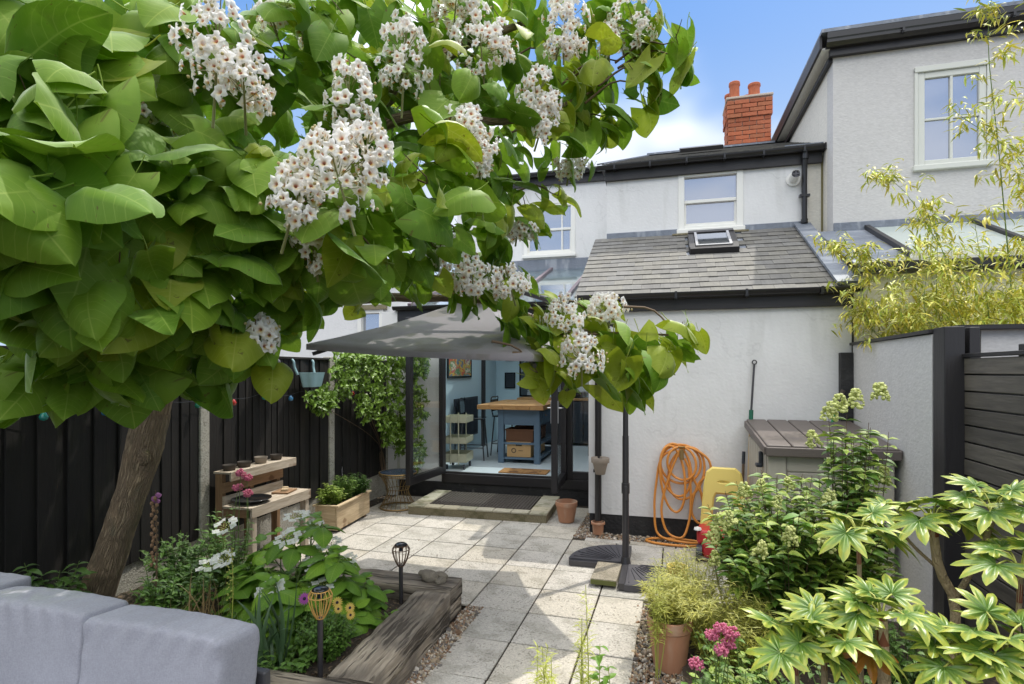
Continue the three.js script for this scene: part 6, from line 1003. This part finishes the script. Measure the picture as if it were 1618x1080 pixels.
  fatsia('low fatsia clump in the near corner by the slatted fence', [1.05, 0, -2.2], [
    { pts: [[1.0, -0.05, -2.25], [0.99, 0.4, -2.24], [0.99, 0.73, -2.24]], n: 8, s: 0.15 }, { pts: [[1.14, -0.05, -2.3], [1.13, 0.4, -2.3], [1.12, 0.78, -2.28]], n: 8, s: 0.15, r: 0.012 }, { pts: [[1.3, -0.05, -2.6], [1.31, 0.5, -2.6], [1.32, 0.98, -2.58]], n: 7, s: 0.15, r: 0.012 }, { pts: [[0.9, -0.05, -2.1], [0.88, 0.3, -2.1], [0.86, 0.58, -2.1]], n: 6, s: 0.13, r: 0.01 }]);
}
// understorey on the right
leafy('green_ground_plant', 'low dark green foliage filling the bed under the fatsia stems', 'plant', [0.75, 0, -2.75], { stems: 70, h: 0.42, spread: 0.42, leaves: 9, size: 0.06, geos: [...G.green, ...G.dark], single: 30 });
leafy('green_ground_plant', 'low green foliage under the lime flowered shrub by the path', 'plant', [0.42, 0, -3.1], { stems: 60, h: 0.38, spread: 0.36, leaves: 9, size: 0.055, geos: [...G.green, ...G.lime], single: 30 });
leafy('green_ground_plant', 'leafy undergrowth at the foot of the grey garden wall', 'plant', [1.3, 0, -3.55], { stems: 50, h: 0.4, spread: 0.38, leaves: 9, size: 0.06, geos: [...G.green, ...G.dark], single: 20 });
leafy('green_ground_plant', 'near undergrowth below the low fatsia clump', 'plant', [0.65, 0, -2.0], { stems: 60, h: 0.4, spread: 0.4, leaves: 9, size: 0.055, geos: [...G.green, ...G.dark], single: 30 });
// feathery yellow green plants in and behind the big pot
for (const [l, p, n, h, s, k] of [['feathery yellow green plant growing out of the big terracotta pot', [0.06, 0.24, -3.48], 40, 0.28, 0.24, 13], ['feathery yellow plant between the big pot and the parasol base', [0.2, 0, -3.9], 80, 0.56, 0.32, 14], ['yellow green feathery plant at the edge of the shingle, right of the big pot', [0.34, 0, -3.5], 60, 0.52, 0.28, 14]])
  leafy('feathery_spurge', l, 'plant', p, { stems: n, h, spread: s, leaves: k, size: 0.075, whorl: 4, geos: G.needle, mats: [M.leafV], single: 0, stemMat: M.yellowStem, stemR: 0.0025, group: 'feathery spurge plants by the path', tint: (r) => [0.85 + 0.5 * r, 0.8 + 0.35 * r, 0.8] });
for (const [l, p, h, s] of [['airy yellow green seedling stem in the middle of the path foreground', [-0.31, 0, -2.22], 0.84, 0.05], ['shorter airy yellow stems at the bottom edge left of the tall one', [-0.42, 0, -2.0], 0.74, 0.07], ['slim leafy stem with bud tips at the right of the airy yellow stems', [-0.22, 0, -2.2], 0.72, 0.03], ['thin spurge stem with orange tip before the parasol base', [-0.04, 0, -3.3], 0.62, 0.04]])
  leafy('spurge_stem', l, 'plant', p, { stems: l.includes('shorter') ? 14 : 5, h: h * 1.12, spread: s, leaves: 22, size: 0.06, whorl: l.includes('slim') ? 1 : 3, geos: l.includes('slim') ? G.green : G.needle, stemMat: M.yellowStem, stemR: 0.0032, from: 0.45, group: 'spurge stems in the foreground', tint: (r) => [1 + 0.3 * r, 0.95 + 0.3 * r, 0.9] });
// red valerian
{
  const f = paint(norm(new THREE.IcosahedronGeometry(0.006, 0)), (x, y, z, i) => (i % 2 ? [0.66, 0.13, 0.27] : [0.8, 0.3, 0.42]));
  const valerian = (label, p, tops, g) => { const [t] = leafy('red_valerian', label, 'flowering plant', p, { stems: 14, h: 0.4, spread: 0.16, leaves: 8, size: 0.075, geos: G.blade.slice(0, 1).concat(G.green), whorl: 2, single: 10, group: g }); for (const q of tops) { const c = V(...q).sub(t.position), l = []; for (let i = 0; i < 90; i++) { const b = inBall(); l.push(xf(f, [b.x * 0.036, b.y * 0.026, b.z * 0.036], [rr(0, 3), rr(0, 3), 0])); } place(obj('flower_head', l, M.petal, t), c.toArray()); obj('flower_stem', stemTube(V(c.x * 0.3, 0, c.z * 0.3), c, 0.004, 0.03), M.greenStem, t); } };
  valerian('pink flowered valerian among the greenery right of the path', [0.22, 0, -2.75], [[0.257, 0.55, -2.766], [0.3, 0.54, -2.76], [0.22, 0.51, -2.78], [0.29, 0.48, -2.774], [0.143, 0.385, -2.735], [0.25, 0.47, -2.72]], 'valerian plants');
  valerian('tall dull pink valerian stems before the pallet bench', [-2.92, 0.1, -3.3], [[-2.86, 1.04, -3.26], [-2.9, 0.93, -3.28], [-2.8, 0.9, -3.26], [-2.84, 1.0, -3.3]], 'valerian plants');
}
// bamboo behind the wall
{
  const t = thing('bamboo', 'yellow green bamboo spilling over the grey garden wall on the right', 'bamboo', [2.6, 0, -5.4]); t.updateMatrixWorld(true);
  const list = [];
  const spray = (c, n, s) => { for (let i = 0; i < n; i++) { const a = rr(0, 6.28), T = V(Math.cos(a) * rr(0.4, 1), rr(-0.75, 0.3), Math.sin(a) * 0.7 + 0.2), k = rr(0.6, 1.35), y = R(); list.push({ m: frameAt(c.clone().add(V(rr(-0.05, 0.05), rr(-0.04, 0.04), rr(-0.05, 0.05))), T, V(rr(-0.5, 0.5), 1, rr(-0.5, 0.5)), s * rr(0.7, 1.2)), s, g: i % 2, k: 0, c: [k * (0.75 + 0.5 * y), k * (0.95 + 0.12 * y), k * 0.9] }); } };
  const cane = (pts, n, r = 0.008, sp = 0.16) => { const q = pts.map((p) => V(...p).sub(t.position)); obj('cane', tube(q, [r, r * 0.8, r * 0.5, r * 0.25], 6, 24), M.greenStem, t); const c = new THREE.CatmullRomCurve3(q); for (let i = 0; i < n; i++) { const u = 0.3 + 0.7 * (i + R()) / n, p = c.getPoint(u), e = p.clone().add(V(rr(-sp, sp), rr(-0.06, 0.1), rr(-sp, sp))); if (i % 3 === 0) obj('side_twig', stemTube(p, e, 0.0022, 0.02, 4), M.yellowStem, t); spray(e, 10, 0.1); spray(p.clone().lerp(e, 0.5), 7, 0.092); if (i % 2) spray(p, 5, 0.09); } };
  const B = [2.85, 0, -5.5];
  cane([B, [2.75, 2, -5.45], [2.6, 3.4, -5.35], [2.45, 4.5, -5.2], [2.5, 5.0, -5.1]], 30); cane([[2.9, 0, -5.4], [2.85, 2.2, -5.35], [2.75, 3.6, -5.3], [2.8, 4.9, -5.2]], 34); cane([B, [2.6, 1.9, -5.5], [2.3, 2.9, -5.7], [2.05, 3.5, -5.9], [1.9, 3.6, -5.95]], 22);
  cane([B, [2.5, 1.8, -5.5], [2.1, 2.5, -5.65], [1.7, 2.85, -5.75], [1.38, 2.95, -5.8]], 30); cane([[2.7, 0, -5.4], [2.5, 1.8, -5.4], [2.3, 2.8, -5.6], [2.2, 3.3, -5.75]], 22); cane([[3, 0, -5.3], [2.9, 2, -5.2], [2.7, 3.3, -5.2], [2.3, 3.9, -5.4]], 22); cane([[2.7, 0, -5.3], [2.4, 1.7, -5.4], [2.0, 2.2, -5.6], [1.75, 2.4, -5.75]], 24);
  for (let i = 0; i < 27; i++) { const a = rr(1.8, 3.1), z = rr(-5.9, -4.9); cane([[rr(2.5, 3), 0.2, -5.4], [rr(2.4, 3), 1.6, z], [a, 2.1, z], [a + rr(-0.25, 0.15), rr(2.35, 3.0), z + rr(-0.2, 0.1)]], 16, 0.006, 0.22); }
  leafMass(t, 'leaf', list, { geos: G.lance, mats: [M.leafV], single: 40, mass: 'foliage' });
}
// star jasmine on the fence
{
  const t = thing('star_jasmine', 'sunlit evergreen jasmine climbing the far end of the black fence', 'climber', [-3.75, 0, -6.2]); t.updateMatrixWorld(true);
  const list = [], vines = [], fl = [];
  const CLU = [[-3.66, 1.75, -6.2, 0.16, 0.22, 0.5], [-3.62, 1.65, -6.8, 0.2, 0.35, 0.45], [-3.6, 1.3, -6.95, 0.2, 0.35, 0.35], [-3.66, 1.65, -5.75, 0.14, 0.22, 0.35], [-3.68, 1.42, -5.35, 0.12, 0.14, 0.25], [-3.64, 1.35, -6.3, 0.14, 0.28, 0.35], [-3.62, 1.0, -6.75, 0.15, 0.25, 0.3], [-3.6, 0.85, -7.05, 0.15, 0.3, 0.2], [-3.58, 1.95, -6.9, 0.25, 0.18, 0.4], [-3.66, 1.9, -6.0, 0.18, 0.1, 0.5], [-3.4, 1.3, -7.05, 0.25, 0.5, 0.15], [-3.4, 0.6, -7.05, 0.22, 0.3, 0.15], [-3.4, 1.85, -7.05, 0.3, 0.25, 0.18]];
  for (const [x, y, z, rx, ry, rz] of CLU) {
    const c = V(x, y, z).sub(t.position); vines.push(tube([V(0.05, 0, -0.8), V(0.06, 0.7, -0.6), c.clone(), c.clone().add(V(rr(0, 0.1), rr(-0.2, 0.1), rr(-0.3, 0.3)))], 0.003, 5, 12));
    for (let i = 0; i < 85; i++) { const b = onBall(), p = c.clone().add(V(Math.abs(b.x) * rx, b.y * ry, b.z * rz).multiplyScalar(Math.pow(R(), 0.35))), ax = V(0.6 + rr(-0.4, 0.5), rr(-0.3, 0.8), rr(-0.8, 0.9)).normalize(); for (let k = 0; k < 7; k++) { const a = rr(0, 6.28), T = ax.clone().multiplyScalar(rr(0.2, 0.8)).add(V(rr(-0.3, 0.7), Math.cos(a) * 0.7, Math.sin(a) * 0.7)), s = rr(0.05, 0.08), kk = rr(0.6, 1.35); list.push({ m: frameAt(p.clone().addScaledVector(ax, k * 0.008), T, ax.clone().add(V(0.3, 0.6, 0.3)), s), s, g: k % 2, k: 0, c: [kk * 1.05, kk, kk * 0.8] }); } if (R() < 0.16) fl.push(p.clone().add(V(0.03, 0.01, 0.02))); }
  }
  obj('vines', vines, M.twig, t, 'stuff'); leafMass(t, 'leaf', list, { geos: G.glossy, mats: [M.glossV], single: 60, mass: 'foliage' });
  const star = ringsFlower([[0.001, 0, [0.7, 0.6, 0.3]], [(a) => 0.009 + 0.004 * Math.cos(5 * a), 0.002, [0.8, 0.79, 0.7]]], 15); scatter('flowers', star, M.petal, fl.map((p) => frameAt(p, V(rr(-0.3, 0.3), 1, 0), V(1, rr(0, 0.5), rr(0, 0.9)), 1)), null, t);
}
// herbs in the trough
for (const [l, z, h, n, gg] of [['bushy green herb in the far half of the wooden trough', -5.96, 0.3, 50, 'dark'], ['pale green herb in the middle of the wooden trough', -5.68, 0.34, 56, 'glossy'], ['lime green herb at the near end of the wooden trough', -5.42, 0.28, 46, 'lime']])
  leafy('herb_plant', l, 'herb', [-3.56, 0.24, z], { stems: n, h, spread: 0.16, leaves: 10, size: 0.05, whorl: 2, geos: G[gg], mats: [M.leafV], single: 0, group: 'herbs in the trough' });
// left bed
leafy('nettle_leaved_plant', 'tall toothed green plant by the fence behind the sofa', 'plant', [-3.48, 0.1, -2.45], { stems: 7, h: 0.68, spread: 0.14, leaves: 11, size: 0.1, whorl: 2, geos: G.dark, single: 60, from: 0.3 });
leafy('bedding_shrub', 'dull green low shrub to the right of the tree trunk', 'shrub', [-3.0, 0.1, -2.85], { stems: 40, h: 0.5, spread: 0.26, leaves: 10, size: 0.065, whorl: 2, geos: [...G.dark, ...G.green], single: 60 });
leafy('bedding_shrub', 'dark foliage behind the trunk foot along the fence', 'shrub', [-3.45, 0.1, -3.35], { stems: 40, h: 0.45, spread: 0.3, leaves: 9, size: 0.065, whorl: 2, geos: G.dark, single: 30 });
leafy('bedding_shrub', 'straggly green shrub in front of the pallet bench', 'shrub', [-3.1, 0.1, -3.4], { stems: 30, h: 0.65, spread: 0.22, leaves: 10, size: 0.055, whorl: 2, geos: G.green, single: 40 });
leafy('leafy_stem', 'single tall stem with a tuft of toothed leaves before the trough', 'plant', [-2.62, 0.1, -3.62], { stems: 2, h: 0.92, spread: 0.06, leaves: 9, size: 0.13, geos: G.green, single: 18, from: 0.72, stemR: 0.006 });
leafy('low_ground_cover', 'dark low ground cover between the sofa and the hydrangea', 'ground plant', [-2.35, 0.1, -2.68], { stems: 60, h: 0.22, spread: 0.45, leaves: 7, size: 0.05, geos: G.dark, single: 20 });
leafy('low_ground_cover', 'small green leaves at the foot of the near lantern', 'ground plant', [-1.95, 0.1, -2.6], { stems: 30, h: 0.2, spread: 0.2, leaves: 7, size: 0.055, geos: G.green, single: 30 });
// iris blades, dry grass
{
  const t = thing('iris_clump', 'blue green sword leaves of an iris right of the sofa end', 'plant', [-2.08, 0.1, -2.58]); for (let i = 0; i < 26; i++) { const a = rr(0, 6.28), s = rr(0.3, 0.55), o = V(Math.cos(a) * rr(0.1, 0.5), 1, Math.sin(a) * rr(0.1, 0.4)); setM(obj('leaf', pick(G.blade), M.leafV, t), frameAt(V(Math.cos(a) * rr(0, 0.09), -0.02, Math.sin(a) * rr(0, 0.09)), o, V(Math.cos(a), 0.3, Math.sin(a)), s)); }
  const u = thing('dry_grass', 'tuft of bleached dry grass stalks beside the trunk foot', 'dry grass', [-2.72, 0.1, -2.75]); const l = []; for (let i = 0; i < 34; i++) { const a = rr(0, 6.28), q = frameAt(V(Math.cos(a) * rr(0, 0.14), 0, Math.sin(a) * rr(0, 0.14)), V(Math.cos(a) * rr(0.1, 0.8), 1, Math.sin(a) * rr(0.1, 0.8)), V(Math.cos(a), 0.3, Math.sin(a)), rr(0.25, 0.5)); const g = pick(G.straw).clone(); g.applyMatrix4(q); l.push(g); } obj('stalks', l, M.leafV, u, 'stuff');
  const w = thing('dry_grass', 'short tan tuft of dry stalks behind the copper lantern', 'dry grass', [-1.93, 0.1, -3.5]); const m = []; for (let i = 0; i < 22; i++) { const a = rr(0, 6.28), q = frameAt(V(Math.cos(a) * rr(0, 0.03), 0, Math.sin(a) * rr(0, 0.03)), V(Math.cos(a) * 0.25, 1, Math.sin(a) * 0.25), V(Math.cos(a), 0.3, Math.sin(a)), rr(0.1, 0.2)); const g = pick(G.straw).clone(); g.applyMatrix4(q); m.push(g); } obj('stalks', m, M.leafV, w, 'stuff');
}
// foxglove and spire seed heads
{
  const t = thing('foxglove_spike', 'faded foxglove spike with a last mauve bloom against the fence', 'flower spike', [-3.02, 0.1, -2.72]); obj('stalk', tube([[0, 0, 0], [0.02, 0.5, 0], [0.01, 0.92, 0.0]], [0.006, 0.005, 0.002], 6, 12), M.twig, t);
  const pod = []; for (let i = 0; i < 30; i++) { const a = i * 2.4, y = 0.45 + i * 0.0145; pod.push(xf(norm(new THREE.IcosahedronGeometry(0.011, 0)), [0.014 * Math.cos(a), y, 0.014 * Math.sin(a)], [0, a, 0], [1, 1.4, 1])); } obj('seed_pods', pod, M.paleBrown, t, 'stuff'); obj('bloom', [0, 1, 2].map((i) => xf(lathe([[0.004, 0], [0.014, -0.012], [0.018, -0.03]], 10), [0.012 * Math.cos(i * 2), 0.9 - i * 0.02, 0.012 * Math.sin(i * 2)], [0.8, i * 2, 0])), std('mauve petal', [0.36, 0.13, 0.3], 0.7), t);
  const u = thing('seed_spire', 'thin yellowing seed spire rising through the hydrangea front', 'flower spike', [-2.46, 0.1, -2.72]); obj('stalk', tube([[0, 0, 0], [0.02, 0.35, 0], [0.01, 0.62, 0]], [0.004, 0.003, 0.0015], 5, 10), M.yellowStem, u); const q = []; for (let i = 0; i < 40; i++) { const a = i * 2.4, y = 0.3 + i * 0.0078; q.push(xf(norm(new THREE.IcosahedronGeometry(0.0055, 0)), [0.016 * Math.cos(a), y, 0.016 * Math.sin(a)])); } obj('seeds', q, M.yellowStem, u, 'stuff');
}
// osteospermum
{
  const daisy = (c0, c1) => { const l = []; for (let i = 0; i < 15; i++) { const g = simpleLeaf({ w: 0.17, fold: 0.15, droop: 0.25, base: c1, edge: c0, tip: c0, nv: 3 }); g.scale(0.026, 0.026, 0.026); g.translate(0, 0.004, 0); g.rotateZ(i / 15 * 6.283); l.push(g); } l.push(paint(lathe([[0, 0.004], [0.005, 0.003], [0.0075, 0]], 12), [0.03, 0.015, 0.04])); l[l.length - 1].rotateX(Math.PI / 2); return merge(l); };
  const purple = daisy([0.5, 0.11, 0.46], [0.33, 0.05, 0.33]), yellow = daisy([0.75, 0.55, 0.06], [0.62, 0.42, 0.2]);
  const [t] = leafy('osteospermum', 'mound of fine green foliage with yellow daisies inside the sleepers', 'flowering plant', [-1.84, 0.1, -2.78], { stems: 90, h: 0.3, spread: 0.17, leaves: 13, size: 0.035, whorl: 2, geos: G.green, single: 0 });
  for (const [x, y, z, s] of [[-1.76, 0.46, -2.74, 1.1], [-1.68, 0.44, -2.74, 1], [-1.67, 0.405, -2.73, 0.95], [-1.74, 0.435, -2.72, 0.9]]) { const c = V(x, y, z).sub(t.position); setM(obj('daisy', yellow, M.petal, t), frameAt(c, V(0, 1, -0.5), V(rr(0, 0.5), 0.45, 0.9), s)); obj('flower_stem', stemTube(V(c.x * 0.6, 0.1, c.z * 0.6), c.clone().add(V(0, -0.004, -0.006)), 0.002, 0.01, 4), M.greenStem, t); }
  const [u] = leafy('osteospermum', 'low green plant with one purple daisy behind the bamboo coloured lantern', 'flowering plant', [-2.02, 0.1, -2.86], { stems: 36, h: 0.27, spread: 0.13, leaves: 12, size: 0.04, whorl: 2, geos: G.dark, single: 0 });
  const c = V(-2.0, 0.44, -2.78).sub(u.position); setM(obj('daisy', purple, M.petal, u), frameAt(c, V(0, 1, -0.4), V(0.45, 0.35, 0.9), 1.25)); obj('flower_stem', stemTube(V(0, 0.1, 0), c.clone().add(V(0, -0.005, -0.006)), 0.002, 0.01, 4), M.greenStem, u);
}
// litter on soil and slabs
{
  const ms = [], cs = []; const g = simpleLeaf({ w: 0.3, fold: 0.5, droop: 1.2, base: [1, 1, 1], nv: 2 });
  const drop = (n, x0, x1, z0, z1, y, s0, s1) => { for (let i = 0; i < n; i++) { ms.push(frameAt(V(rr(x0, x1), y + rr(0.003, 0.012), rr(z0, z1)), V(rr(-1, 1), rr(-0.2, 0.2), rr(-1, 1)), V(rr(-0.4, 0.4), 1, rr(-0.4, 0.4)), rr(s0, s1))); cs.push(pick([[0.16, 0.09, 0.04], [0.26, 0.16, 0.07], [0.09, 0.06, 0.035], [0.32, 0.24, 0.12]])); } };
  drop(260, -3.6, -1.68, -3.6, -2.5, 0.14, 0.015, 0.05); drop(46, -3.2, -0.3, -6.1, -3.95, 0.0, 0.008, 0.022); drop(200, 0.15, 1.8, -4.3, -1.6, 0.04, 0.015, 0.05); drop(60, -3.8, -3.0, -7.2, -6.2, 0.0, 0.015, 0.04);
  tag(scatter('leaf_litter', g, M.leafV, ms, cs), 'dry brown fallen leaf scraps on soil and slabs', 'leaf litter');
}

renderer.render(scene, camera);
